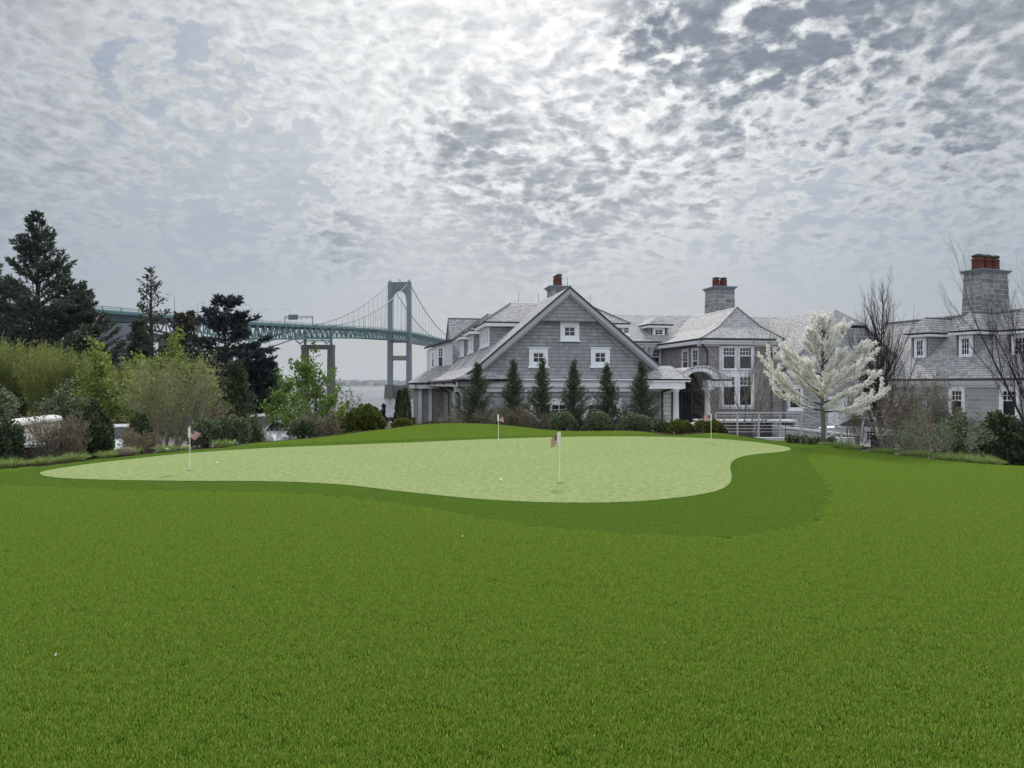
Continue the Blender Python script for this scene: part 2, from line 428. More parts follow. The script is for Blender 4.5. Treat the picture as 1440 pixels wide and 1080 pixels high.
# blades: small round tufts of turf, one mesh scattered over points by nodes inside the object itself
def turf_blades(name, label, cat, mat, pts, nblade, rad, length, width, lean, seed):
    rng = np.random.default_rng(seed)
    r = rad*np.sqrt(rng.random(nblade)); t = rng.random(nblade)*6.283
    b = np.stack([r*np.cos(t), r*np.sin(t), np.full(nblade, -.002)], 1)
    a = rng.random(nblade)*6.283; L = length*(.6+.6*rng.random(nblade)); ln = lean*(.3+rng.random(nblade))
    dirv = np.stack([np.cos(a)*ln, np.sin(a)*ln, np.ones(nblade)], 1); dirv /= np.linalg.norm(dirv, axis=1)[:, None]
    f = rng.random(nblade)*3.1416; side = np.stack([np.cos(f), np.sin(f), np.zeros(nblade)], 1)*(width/2)
    mid = b+dirv*(L*.55)[:, None]; tip = b+dirv*L[:, None]; tip[:, 2] -= L*.12*ln
    V = np.stack([b-side, b+side, mid+side*.8, tip, mid-side*.8], 1).reshape(-1, 3)
    k = np.arange(nblade)[:, None]*5
    me = bpy.data.meshes.new(name)
    n0 = len(V); n = n0+len(pts)
    me.vertices.add(n); me.vertices.foreach_set('co', np.concatenate([V, pts]).astype(np.float32).ravel())
    F = (k+np.arange(5)[None, :]).astype(np.int32); m = len(F)
    me.loops.add(m*5); me.loops.foreach_set('vertex_index', F.ravel())
    me.polygons.add(m); me.polygons.foreach_set('loop_start', np.arange(0, m*5, 5, dtype=np.int32)); me.polygons.foreach_set('loop_total', np.full(m, 5, dtype=np.int32))
    me.update(calc_edges=True); me.materials.append(mat)
    at = me.attributes.new('is_point', 'FLOAT', 'POINT'); at.data.foreach_set('value', np.concatenate([np.zeros(n0), np.ones(len(pts))]).astype(np.float32))
    o = tag(link(name, me), label, cat, kind='stuff')
    ng = bpy.data.node_groups.new(name+' scatter', 'GeometryNodeTree')
    ng.interface.new_socket('Geometry', in_out='INPUT', socket_type='NodeSocketGeometry')
    ng.interface.new_socket('Geometry', in_out='OUTPUT', socket_type='NodeSocketGeometry')
    N = ng.nodes; L = ng.links
    gi = N.new('NodeGroupInput'); go = N.new('NodeGroupOutput')
    na = N.new('GeometryNodeInputNamedAttribute'); na.data_type = 'FLOAT'; na.inputs[0].default_value = 'is_point'
    cmp = N.new('FunctionNodeCompare'); cmp.data_type = 'FLOAT'; cmp.operation = 'GREATER_THAN'; cmp.inputs[1].default_value = .5
    L.new(na.outputs[0], cmp.inputs[0])
    sep = N.new('GeometryNodeSeparateGeometry'); sep.domain = 'POINT'
    L.new(gi.outputs[0], sep.inputs[0]); L.new(cmp.outputs[0], sep.inputs[1])
    iop = N.new('GeometryNodeInstanceOnPoints')
    L.new(sep.outputs[0], iop.inputs['Points']); L.new(sep.outputs[1], iop.inputs['Instance'])
    rv = N.new('FunctionNodeRandomValue'); rv.data_type = 'FLOAT_VECTOR'; rv.inputs[0].default_value = (0, 0, 0); rv.inputs[1].default_value = (0, 0, 6.283)
    L.new(rv.outputs[0], iop.inputs['Rotation'])
    rs = N.new('FunctionNodeRandomValue'); rs.data_type = 'FLOAT'; rs.inputs[2].default_value = .93; rs.inputs[3].default_value = 1.06
    L.new(rs.outputs[1], iop.inputs['Scale'])
    L.new(iop.outputs[0], go.inputs[0])
    md = o.modifiers.new('scatter', 'NODES'); md.node_group = ng
    return o
def grid_points(y0, y1, step, seed, cond):
    rng = np.random.default_rng(seed)
    gx, gy = np.meshgrid(np.arange(-21, 21, step), np.arange(y0, y1, step)); gx = gx.ravel(); gy = gy.ravel()
    gx = gx+(rng.random(gx.size)-.5)*step*.5; gy = gy+(rng.random(gy.size)-.5)*step*.5
    ok = np.abs(gx) < gy*.72+.6
    gx, gy = gx[ok], gy[ok]
    ok = cond(gx, gy); gx, gy = gx[ok], gy[ok]
    return np.stack([gx, gy, hgt(gx, gy)], 1)
def in_outer(x, y):
    d1, i1 = pdist(x, y, TURF); d2, i2 = pdist(x, y, FRINGE)
    jit = np.random.default_rng(5).normal(0, .015, x.shape)
    return i1 & (d1 > .03) & ~(i2 | (d2 < .012+jit))
def in_fringe(x, y):
    d2, i2 = pdist(x, y, FRINGE); d3, i3 = pdist(x, y, GREEN); d1, i1 = pdist(x, y, TURF)
    return i2 & ~i3 & (d3 > .075) & i1 & (d2 > .0)
turf_blades('lawn_grass', 'long green artificial turf pile covering the foreground and outer lawn', 'grass', M['blade'],
    grid_points(1.9, 28.5, .115, 1, in_outer), 500, .092, .026, .0027, .62, 11)
turf_blades('fringe_grass', 'darker short turf pile in a band round the putting green', 'grass', M['blade_fringe'],
    grid_points(7.0, 26.5, .115, 2, in_fringe), 300, .09, .016, .0032, .8, 12)
# short nap of the green itself
def in_green(x, y):
    d3, i3 = pdist(x, y, GREEN)
    return i3 & (d3 > .05)
M['nap'] = leafmat('putting nap', S((122,138,90)), S((152,166,114)), S((196,204,158)), .3, .7)
turf_blades('green_nap', 'short pale nap of the putting green', 'grass', M['nap'], grid_points(9.5, 25.0, .12, 3, in_green), 110, .11, .012, .006, 1.0, 13)

# water
m, T = newmat('sea water')
tc = T.n('ShaderNodeTexCoord').outputs['Object']
T.bs.inputs['Base Color'].default_value = (.035,.06,.08,1); T.bs.inputs['Roughness'].default_value = .16
w1 = T.noise(T.vmath('MULTIPLY', tc, (.35,.9,1)), 1.0, 4, .6); w2 = T.noise(T.vmath('MULTIPLY', tc, (.012,.05,1)), 1.0, 3, .6)
T.set(T.bs.inputs['Normal'], T.n('ShaderNodeBump', ins={'Strength': 1.0, 'Distance': .25, 'Height': T.math('ADD', w1, T.math('MULTIPLY', w2, 3))}))
T.set(T.bs.inputs['Roughness'], T.math('ADD', T.math('MULTIPLY', w2, .25), .08))
SEA = CAMZ-13.5
tag(link('water', mesh_np('water', [(-6500,70,SEA),(6500,70,SEA),(6500,6900,SEA),(-6500,6900,SEA)], [(0,1,2,3)], m)), kind='structure')

# far shore, about five kilometres off: low hills, and the wood on them as one mass
def shore():
    rng = np.random.default_rng(4)
    xs = np.linspace(-4200, 4200, 260); ys = np.linspace(4750, 6300, 24)
    X, Y = np.meshgrid(xs, ys)
    def wv(x, k): return sum(np.sin(x*f+p)*a for f, p, a in k)
    base = 36+wv(X, [(.0017, 1, 6), (.0041, 2, 4), (.011, .5, 2)])
    Z = SEA-1+base*sstep(Y, 4760, 5500)+6*sstep(Y, 4750, 4790)
    V = np.stack([X.ravel(), Y.ravel(), Z.ravel()], 1); nx = 260; ny = 24
    i = np.arange(nx-1)[None, :]+np.arange(ny-1)[:, None]*nx
    F = np.stack([i, i+1, i+nx+1, i+nx], -1).reshape(-1, 4)
    tag(link('far_hills', mesh_np('far_hills', V, F, simple('far fields', S((96,100,84)), .9, var=.3, vscale=.004), True)), kind='structure')
    # crowns: many small leafy lumps of faces
    n = 2600
    tx = rng.uniform(-2700, 600, n); ty = 4790+rng.random(n)**1.3*760
    tz = SEA-1+(36+wv(tx, [(.0017, 1, 6), (.0041, 2, 4), (.011, .5, 2)]))*sstep(ty, 4760, 5500)+6*sstep(ty, 4750, 4790)
    r = rng.uniform(7, 15, n); h = rng.uniform(8, 19, n)
    k = 26
    c = np.repeat(np.stack([tx, ty, tz+h*.55], 1), k, 0); rr = np.repeat(r, k); hh = np.repeat(h, k)
    d = rng.normal(size=(n*k, 3)); d /= np.linalg.norm(d, axis=1)[:, None]
    p = c+d*np.stack([rr, rr, hh*.55], 1)*rng.uniform(.4, 1, n*k)[:, None]
    V, F = quads(p, 3.4, rng)
    tag(link('far_wood', mesh_np('far_wood', V, F, M['wood'])), 'hazy low wooded shore across the water behind the bridge tower', 'far woods', kind='stuff')
def quads(p, size, rng, aspect=1.0, up=0.0):
    n = len(p)
    a = rng.normal(size=(n, 3)); a[:, 2] *= (1-up); a /= np.linalg.norm(a, axis=1)[:, None]
    b = np.cross(a, rng.normal(size=(n, 3))); b /= np.linalg.norm(b, axis=1)[:, None]
    s = size*rng.uniform(.65, 1.35, n)[:, None] if np.isscalar(size) else np.asarray(size)[:, None]
    a = a*s*.5*aspect; b = b*s*.5
    V = np.stack([p-a-b*.55, p-b*.0-a*.0+b-a*.3, p+a+b*.4, p+a*.2-b], 1).reshape(-1, 3)
    F = np.arange(n*4).reshape(-1, 4)
    return V, F
shore()

# ---------------------------------------------------------------- sky, sun, air, camera
SUN_AZ, SUN_EL = R(3.0), R(35.0)     # azimuth from +Y towards +X
sv = Vector((math.sin(SUN_AZ)*math.cos(SUN_EL), math.cos(SUN_AZ)*math.cos(SUN_EL), math.sin(SUN_EL)))
ld = bpy.data.lights.new('sun', 'SUN'); ld.energy = 2.5; ld.angle = R(8); ld.color = (1, .96, .9)
lo = bpy.data.objects.new('sun', ld); COL.objects.link(lo); lo.rotation_euler = (-sv).to_track_quat('-Z', 'Y').to_euler(); lo.location = (0, 0, 60)
def pxdir(px, py):
    v = Vector(((px-720)/FPX, 1, (HOR-py)/FPX)); v.normalize(); return v
def world():
    w = bpy.data.worlds.new('World'); scene.world = w; w.use_nodes = True
    w.cycles.sampling_method = 'MANUAL'; w.cycles.sample_map_resolution = 256
    nt = w.node_tree; nt.nodes.clear(); T = NT(nt)
    out = T.n('ShaderNodeOutputWorld'); bg = T.n('ShaderNodeBackground'); nt.links.new(bg.outputs[0], out.inputs[0])
    bg.inputs[1].default_value = .1
    sky = T.n('ShaderNodeTexSky'); sky.sky_type = 'NISHITA'; sky.sun_disc = False
    sky.sun_elevation = SUN_EL; sky.sun_rotation = SUN_AZ; sky.altitude = 10; sky.air_density = 1.0; sky.dust_density = 2.5; sky.ozone_density = 1.0
    D = T.n('ShaderNodeTexCoord').outputs['Generated']
    xyz = T.n('ShaderNodeSeparateXYZ', ins={0: D}); z = xyz.outputs[2]
    zc = T.math('MAXIMUM', z, 0.0)
    # position on a flat cloud deck
    inv = T.math('DIVIDE', 1.0, T.math('ADD', zc, .28))
    q = T.n('ShaderNodeCombineXYZ', ins={0: T.math('MULTIPLY', xyz.outputs[0], inv), 1: T.math('MULTIPLY', xyz.outputs[1], inv), 2: 0.0}).outputs[0]
    N = lambda v, sc, det, ro, out=0: T.noise(v, sc, det, ro, out=out, dim='2D')
    warp = T.vmath('SCALE', T.vmath('SUBTRACT', N(q, 3.0, 2, .5, 1), (.5,.5,.5)), scale=.10)
    q1 = T.vmath('ADD', q, warp)
    warp2 = T.vmath('SCALE', T.vmath('SUBTRACT', N(q, 40, 3, .6, 1), (.5,.5,.5)), scale=.035)
    q2 = T.vmath('ADD', q1, warp2)
    V = lambda sc, sm: T.n('ShaderNodeTexVoronoi', feature='SMOOTH_F1', voronoi_dimensions='2D', ins={'Vector': q2, 'Scale': sc, 'Smoothness': sm}).outputs[0]
    vo = V(16.0, .6); vs = V(34.0, .4)
    puffs = T.math('SUBTRACT', 1.0, T.math('ADD', T.math('MULTIPLY', vo, 1.15), T.math('MULTIPLY', vs, .55)))
    fine = N(q1, 20, 6, .62); mid = N(q1, 6.5, 4, .6); big = N(q, 2.0, 2, .5)
    def blob(px, py, r, amp, fx=1.0):
        c = pxdir(px, py); dd = T.vmath('DISTANCE', D, tuple(c), out=1)
        e = T.math('EXPONENT', T.math('MULTIPLY', T.math('MULTIPLY', dd, dd), -1.0/(r*r)))
        return T.math('MULTIPLY', e, amp)
    def add(*a):
        r = a[0]
        for b in a[1:]: r = T.math('ADD', r, b)
        return r
    # how much cloud there is in each quarter of the sky
    cov = add(blob(430,262,.10,-.55), blob(265,105,.07,-.22), blob(300,340,.16,-.4), blob(1130,235,.07,-.2), blob(1000,420,.22,-.25), blob(1300,400,.25,-.4), blob(1170,215,.09,-.25), blob(620,120,.12,-.12), blob(800,150,.1,-.12),
              blob(480,345,.05,.5), blob(400,322,.05,.25), blob(560,330,.07,.2), blob(230,290,.07,-.2), blob(250,400,.12,.1), blob(1300,50,.36,.36), blob(1090,150,.13,.14), blob(930,50,.06,.2), blob(80,80,.3,.06), blob(80,270,.13,.1), blob(760,285,.17,.28), blob(640,100,.3,.08))
    cell = T.math('MULTIPLY', puffs, .62)
    den = add(.38, cell, T.math('MULTIPLY', T.math('SUBTRACT', fine, .5), 1.0), T.math('MULTIPLY', T.math('SUBTRACT', mid, .5), 1.3), T.math('MULTIPLY', T.math('SUBTRACT', big, .5), .5), cov)
    mask = T.smooth(den, -.04, .42)                         # where there is cloud at all
    heavy = add(.36, blob(1280,60,.27,.54), blob(1070,140,.11,.25), blob(930,45,.055,.6), blob(640,195,.06,.35), blob(770,285,.14,.42), blob(470,345,.045,.6), blob(1335,205,.04,.5), blob(80,270,.1,.2), blob(1130,20,.1,.4), blob(380,322,.04,.2))
    thick = T.math('MULTIPLY', T.math('ADD', T.smooth(den, .2, 1.0), T.math('MULTIPLY', T.smooth(puffs, -.2, .5), .22)), heavy)
    thick = T.math('MULTIPLY', thick, T.math('ADD', .5, fine))
    # light through the cloud is strongest near the sun
    sd = T.vmath('DOT_PRODUCT', D, tuple(pxdir(800, -60)), out=1)
    glow = T.math('POWER', T.math('MAXIMUM', sd, 0.0), 9.0)
    g2 = T.math('POWER', T.math('MAXIMUM', sd, 0.0), 22.0)
    lit = T.mix(glow, S((172,178,184)), S((228,231,230)))
    lit = T.mix(T.math('MULTIPLY', g2, .8), lit, (1.0, 1.0, 1.0))
    shade = T.mix(glow, S((127,136,148)), S((132,141,153)))
    cl = T.mix(T.smooth(thick, 0, 1.5), lit, shade)
    tex = N(q2, 34, 5, .6)
    relief = T.math('ADD', 1.0, T.math('MULTIPLY', T.smooth(z, .04, .30), T.math('ADD', T.math('MULTIPLY', T.math('SUBTRACT', tex, .5), .5), T.math('MULTIPLY', T.math('SUBTRACT', vs, .42), .24))))
    cl = T.vmath('SCALE', cl, scale=relief)
    sk = T.mix(T.math('POWER', T.math('SUBTRACT', 1.0, zc), 5.0), S((134,150,174)), S((170,181,190)))
    sk = T.mix(T.math('MULTIPLY', glow, .35), sk, S((205,210,214)))
    sk = T.mix(.2, T.vmath('SCALE', sk, scale=10.0), T.vmath('SCALE', sky.outputs[0], scale=.55))
    hz = T.math('POWER', T.math('SUBTRACT', 1.0, zc), 10.0)
    veil = T.math('MULTIPLY', T.smooth(N(T.vmath('MULTIPLY', q, (.35, 1.2, 1)), 1.4, 5, .6), .35, .75), .5)
    m2 = T.math('MAXIMUM', mask, veil)
    m2 = T.math('MULTIPLY', m2, T.math('SUBTRACT', 1.0, hz))
    m2 = T.math('MULTIPLY', m2, T.math('ADD', .3, T.math('MULTIPLY', T.smooth(z, .07, .26), .7)))
    col = T.mix(m2, sk, T.vmath('SCALE', cl, scale=10.0))
    dn = T.smooth(z, -.12, -.01)
    col = T.mix(dn, (1.2,1.3,1.2), col)
    # added fill: sky overhead and behind the viewer is boosted to brighten facing walls
    back = T.math('ADD', 1.0, T.math('MULTIPLY', T.smooth(T.math('SUBTRACT', T.math('MULTIPLY', z, .8), xyz.outputs[1]), -.42, .45), 1.2))
    T.set(bg.inputs[0], T.vmath('SCALE', col, scale=back))
world()
m = bpy.data.materials.new('sea air'); m.use_nodes = True; nt = m.node_tree; nt.nodes.clear()
o_ = nt.nodes.new('ShaderNodeOutputMaterial'); pv = nt.nodes.new('ShaderNodeVolumePrincipled')
pv.inputs['Color'].default_value = (.80,.86,.95,1); pv.inputs['Density'].default_value = .00008; pv.inputs['Anisotropy'].default_value = .2
nt.links.new(pv.outputs[0], o_.inputs['Volume'])
hb = MB(); hb.box(-6600, 6600, -450, 7050, -17, 125)
HAZE = hb.build('haze', m, uv=False); tag(HAZE, kind='stuff', label='thin pale sea haze filling the air', cat='haze')
cd = bpy.data.cameras.new('camera'); cam = bpy.data.objects.new('camera', cd); COL.objects.link(cam)
cam.location = (0, 0, CAMZ); cam.rotation_euler = (R(90), 0, 0); cd.lens = 36*FPX/1440; cd.sensor_width = 36; cd.shift_y = 1/1440
cd.clip_start = .05; cd.clip_end = 20000; scene.camera = cam
vs_ = scene.view_settings; vs_.view_transform = 'Standard'; vs_.look = 'None'; vs_.gamma = 1; vs_.exposure = 0.12
scene.cycles.volume_bounces = 0; scene.cycles.max_bounces = 6; scene.cycles.transparent_max_bounces = 12
# ---------------------------------------------------------------- the mansion
class Frame:
    def __init__(s, ox, oy, deg):
        a = R(deg); s.o = Vector((ox, oy, 0)); s.w = Vector((math.cos(a), math.sin(a), 0)); s.d = Vector((-math.sin(a), math.cos(a), 0))
        s.M = Matrix(((s.w.x, s.d.x, 0, ox), (s.w.y, s.d.y, 0, oy), (0, 0, 1, 0), (0, 0, 0, 1)))
        s.S = None
    def px(s, px, py, v):
        """photo ray met with the plane v of this frame -> (u, v, z)"""
        r = Vector(((px-720)/FPX, 1, 0)); t = (v+s.o.dot(s.d))/r.dot(s.d)
        p = r*t-s.o
        return (p.dot(s.w), v, CAMZ+(HOR-py)/FPX*t)
    def side(s, u0, v0, turn):
        """a frame for the wall through (u0, v0), turned by +-90 degrees (turn = -90: the wall that faces -u)"""
        o = s.M @ Vector((u0, v0, 0)); a = math.degrees(math.atan2(s.w.y, s.w.x))+turn
        return Frame(o.x, o.y, a)
FA = Frame(2.93, 38.0, 10.4)
FG = Frame(29.9, 43.6, -66.7)
GZ = -1.3
house = empty('mansion', (FA.o.x, FA.o.y, GZ), 'large grey shingled mansion with front gable and stone ground floor behind the green', 'house')
HI = Matrix.Translation(-Vector(house.location))
def HB(F): return MB(HI @ F.M)
# materials used on the house
def hbuild(mb, name, mats, label=None, parent=None, uv=True): return mb.build(name, mats, parent or house, label, uv)

def window(F, u0, u1, z0, z1, v, cols=2, rows=2, trim=.14, sash=1, upper=False, label=None, lintel=True, mat=None, depth=.07, parent=None):
    """outer size of the casing; a frame proud of the wall at v, glass set back inside it"""
    mb = HB(F)
    t = trim; f = v-depth
    mb.box(u0, u0+t, f, v+.02, z0, z1); mb.box(u1-t, u1, f, v+.02, z0, z1)
    mb.box(u0+t, u1-t, f, v+.02, z1-t, z1); mb.box(u0+t, u1-t, f, v+.02, z0, z0+t)
    if lintel:
        mb.box(u0-.05, u1+.05, f-.05, v+.01, z1, z1+.05); mb.box(u0-.06, u1+.06, f-.06, v+.01, z0-.07, z0)
    a0, a1, b0, b1 = u0+t, u1-t, z0+t, z1-t
    n = sash; sw = (a1-a0)/n
    for k in range(n):
        s0 = a0+k*sw; s1 = s0+sw
        st = .055 if (a1-a0)/n > .35 else .03
        mb.box(s0, s0+st, f+.025, v+.015, b0, b1); mb.box(s1-st, s1, f+.025, v+.015, b0, b1)
        mb.box(s0+st, s1-st, f+.025, v+.015, b1-st, b1); mb.box(s0+st, s1-st, f+.025, v+.015, b0, b0+st)
        c0, c1, d0, d1 = s0+st, s1-st, b0+st, b1-st
        if upper:
            dm = d0+(d1-d0)*(.56 if upper is True else upper)
            mb.box(c0, c1, f+.03, v+.014, dm-.03, dm+.03); g0 = dm+.03
        else: g0 = d0
        bw = .013
        for i in range(1, cols):
            x = c0+(c1-c0)*i/cols; mb.box(x-bw, x+bw, f+.035, v+.013, g0, d1)
        for i in range(1, rows):
            z = g0+(d1-g0)*i/rows; mb.box(c0, c1, f+.037, v+.0125, z-bw, z+bw)
    w = mb.build('window', mat or M['white'], parent or house, label)
    g = HB(F); g.box(a0, a1, v-.008, v+.006, b0, b1)
    g.build('pane', M['glass'], w)
    return w
def wall(F, name, poly, v, mat, th=.3, label=None):
    """poly = [(u, z)...] facing -v"""
    mb = HB(F); a = [(u, v, z) for u, z in poly]; b = [(u, v+th, z) for u, z in poly]
    mb.hexa([tuple(p) for p in b], [tuple(p) for p in a]) if False else None
    n = len(a)
    # orientation: front face must look at -v
    ar = sum(poly[i][0]*poly[(i+1) % n][1]-poly[(i+1) % n][0]*poly[i][1] for i in range(n))
    if ar < 0: a.reverse(); b.reverse()
    mb.add(a+b, [tuple(range(n)), tuple(reversed(range(n, 2*n)))]+[(i, n+i, n+(i+1) % n, (i+1) % n) for i in range(n)])
    return hbuild(mb, name, mat, label)
def roofpart(F, faces, label=None, th=.16, name='roof', mat=None, eave=None, parent=None, edgem='edge'):
    """faces = polygons seen from above/outside; eave = list of (a, b) edges that get a dark drip edge"""
    mb = HB(F)
    for f in faces:
        p = [Vector(q) for q in f]
        n = Vector((0,0,0))
        for i in range(len(p)): n += p[i].cross(p[(i+1) % len(p)])
        if n.z < 0: p.reverse()
        mb.slab(p, th, 0, 1)
    for a, b in (eave or []): mb.beam(a, b, .07, .07, 1)
    return mb.build(name, [mat or M['roof'], M[edgem]], parent or house, label)
def cornice(F, name, a, b, v, z1, steps, mat=None, label=None):
    """stepped white band: steps = [(height, proud)...] from the top down, seen from -v"""
    mb = HB(F); z = z1
    for h, pr in steps:
        mb.box(a, b, v-pr, v+.05, z-h, z); z -= h
    return hbuild(mb, name, mat or M['white'], label)

# ---- block A: the front gable -------------------------------------------------
pk = FA.px(801, 403.5, -.45); lf = FA.px(674, 513, -.45); rt = FA.px(928, 514, -.45)
RZ = pk[2]; UL, ZL = lf[0], lf[2]; UR, ZR = rt[0], rt[2]
tl = (RZ-ZL)/(pk[0]-UL); tr_ = (RZ-ZR)/(UR-pk[0]); U0 = pk[0]
def zl(u): return RZ-tl*(U0-u)     # left slope surface
def zr(u): return RZ-tr_*(u-U0)
ZB = FA.px(800, 533, 0)[2]         # top of the white band
ZB2 = FA.px(800, 551, 0)[2]        # bottom of the band
uwl, uwr = -4.95, 4.95
LV = 21.0
FU, FZ = -6.0, ZB-.02              # left flare eave
roofpart(FA, [[(U0, -.45, RZ), (U0, LV, RZ), (UL, LV, ZL), (UL, -.45, ZL)],
              [(UL, -.45, ZL), (UL, LV, ZL), (FU+.5, LV, FZ+.22), (FU+.5, -.9, FZ+.22)],
              [(FU+.5, -.9, FZ+.22), (FU+.5, LV, FZ+.22), (FU, LV, FZ), (FU, -1.1, FZ)]], label='long left slope of the gable roof, flaring out over the side wall',
         eave=[((FU, -1.1, FZ-.05), (FU, LV, FZ-.05))])
roofpart(FA, [[(U0, -.45, RZ), (U0, LV, RZ), (UR, LV, ZR), (UR, -.45, ZR)]], label='right slope of the gable roof')
# rake boards
for sgn, (ub, zb) in ((-1, (UL, ZL)), (1, (UR, ZR))):
    mb = HB(FA)
    d = Vector((ub-U0, 0, zb-RZ)).normalized(); nn = Vector((d.z*sgn, 0, -d.x*sgn)) if False else Vector((-d.z, 0, d.x))
    if nn.z < 0: nn = -nn
    def strip(o0, o1, v0, v1, mi):
        a = Vector((U0, 0, RZ)); b = Vector((ub, 0, zb)); n = nn
        # mitred at the peak: shift along the vertical there
        k = 1/abs(n.z)
        pts = [Vector((U0, 0, RZ+o0*k)), b+n*o0, b+n*o1, Vector((U0, 0, RZ+o1*k))]
        A = [(p.x, v0, p.z) for p in pts]; B = [(p.x, v1, p.z) for p in pts]
        ar = sum(pts[i].x*pts[(i+1) % 4].z-pts[(i+1) % 4].x*pts[i].z for i in range(4))
        if ar < 0: A.reverse(); B.reverse()
        mb.add(A+B, [(0,1,2,3),(7,6,5,4)]+[(i, 4+i, 4+(i+1) % 4, (i+1) % 4) for i in range(4)], mi)
    strip(.03, -.05, -.53, -.40, 1)
    strip(-.055, -.26, -.50, -.12, 0)
    strip(-.265, -.34, -.42, -.10, 0)
    strip(-.345, -.60, -.06, .02, 2)
    hbuild(mb, 'rake_board', [M['rake'], M['edge'], M['siding']])
# gable wall
bl = U0-(RZ-.15-ZB)/tl; br = U0+(RZ-.15-ZB)/tr_
wall(FA, 'gable_wall', [(max(bl, -6.2), ZB), (br, ZB), (U0, RZ-.15)], 0, M['siding'], label='big gable wall of grey shingles')
zt = FA.px(801, 452, -.32)[2]
wall(FA, 'gable_peak', [(U0-(RZ-.3-zt)/tl, zt), (U0+(RZ-.3-zt)/tr_, zt), (U0, RZ-.3)], -.32, M['siding'], .33, label='projecting shingled peak of the gable')
for (x0, y0, x1, y1) in ((788, 454, 814.5, 478.5), (744, 490, 770.5, 515.5), (831, 490, 857.5, 515.5)):
    p = FA.px(x0, y1, -.05); q = FA.px(x1, y0, -.05)
    window(FA, p[0], q[0], p[2], q[2], 0, 2, 2, trim=.19, label={788: 'small four pane gable window under the peak', 744: 'left four pane window of the gable', 831: 'right four pane window of the gable'}[x0])
# band and stone ground floor
cornice(FA, 'cornice', -5.9, 5.55, -.05, ZB, [(.06, .55), (.06, .42), (.27, .30), (.05, .22), (.2, .08)], label='white stepped cornice band across the front')
wall(FA, 'stone_wall', [(uwl, GZ-.3), (uwr+.2, GZ-.3), (uwr+.2, ZB2+.12), (uwl, ZB2+.12)], 0, M['stone'], label='grey ashlar stone ground floor wall')
zg = FA.px(800, 557, 0)[2]
mb = HB(FA); mb.box(uwl+.02, uwr+.18, -.05, .01, zg-.03, zg+.03); hbuild(mb, 'stone_course', M['capstone'])
for (x0, x1, sh) in ((746, 803, 2), (820, 874, 2)):
    p = FA.px(x0, 590, 0); q = FA.px(x1, 562, 0)
    window(FA, p[0], q[0], p[2], q[2], 0, 2, 2, trim=.22, sash=sh, lintel=True, label='wide white framed ground floor window between the conifers')
# skirt roof at the front left corner under the rake
s0 = FA.px(643, 534.5, -.95); s1 = FA.px(728, 533, -.62); s2 = FA.px(684, 512, 0.0)
roofpart(FA, [[(FU, -1.1, FZ), (s1[0], -.62, ZB+.01), (UL+.35, -.02, ZL-.18), (FU+.5, -.9, FZ+.22)]], label='small shingled skirt roof at the left foot of the gable')
# left side wall with porch posts
FL = FA.side(uwl, 0, -90)
def facing_left(px_, py_, off=0.0):
    return FL.px(px_, py_, off)
wall(FL, 'side_wall', [(-LV, GZ-.3), (0, GZ-.3), (0, ZL-.3), (-LV, ZL-.3)], 0, M['siding_brown'], label='left side wall of the gable wing')
for k, vv in enumerate((1.3, 4.4, 8.2)):
    window(FL, -vv-1.2, -vv, GZ+.9, ZB2-.1, 0, 2, 3, trim=.15, upper=True, label='side window of the gable wing')
cornice(FL, 'fascia', -LV, .9, -.9, FZ-.07, [(.09, .14), (.2, .05)], M['white'], label='white fascia under the left eave')
mb = HB(FA); mb.box(FU+.12, uwl, -.9, LV, FZ-.34, FZ-.30); hbuild(mb, 'soffit', M['soffit'])
mb = HB(FA)
for vv in (-.85, 5.2, 11.2):
    mb.bar((FU-.02, vv, FZ-.16), (uwl-.12, vv, FZ-.8), .05, 6); mb.bar((uwl-.12, vv, FZ-.8), (uwl-.12, vv, GZ), .05, 6)
mb.bar((FU-.05, -1.05, FZ-.1), (FU-.05, LV, FZ-.1), .08, 8)
hbuild(mb, 'gutter', M['copper'], 'dark bronze gutter and downpipes on the left eave')

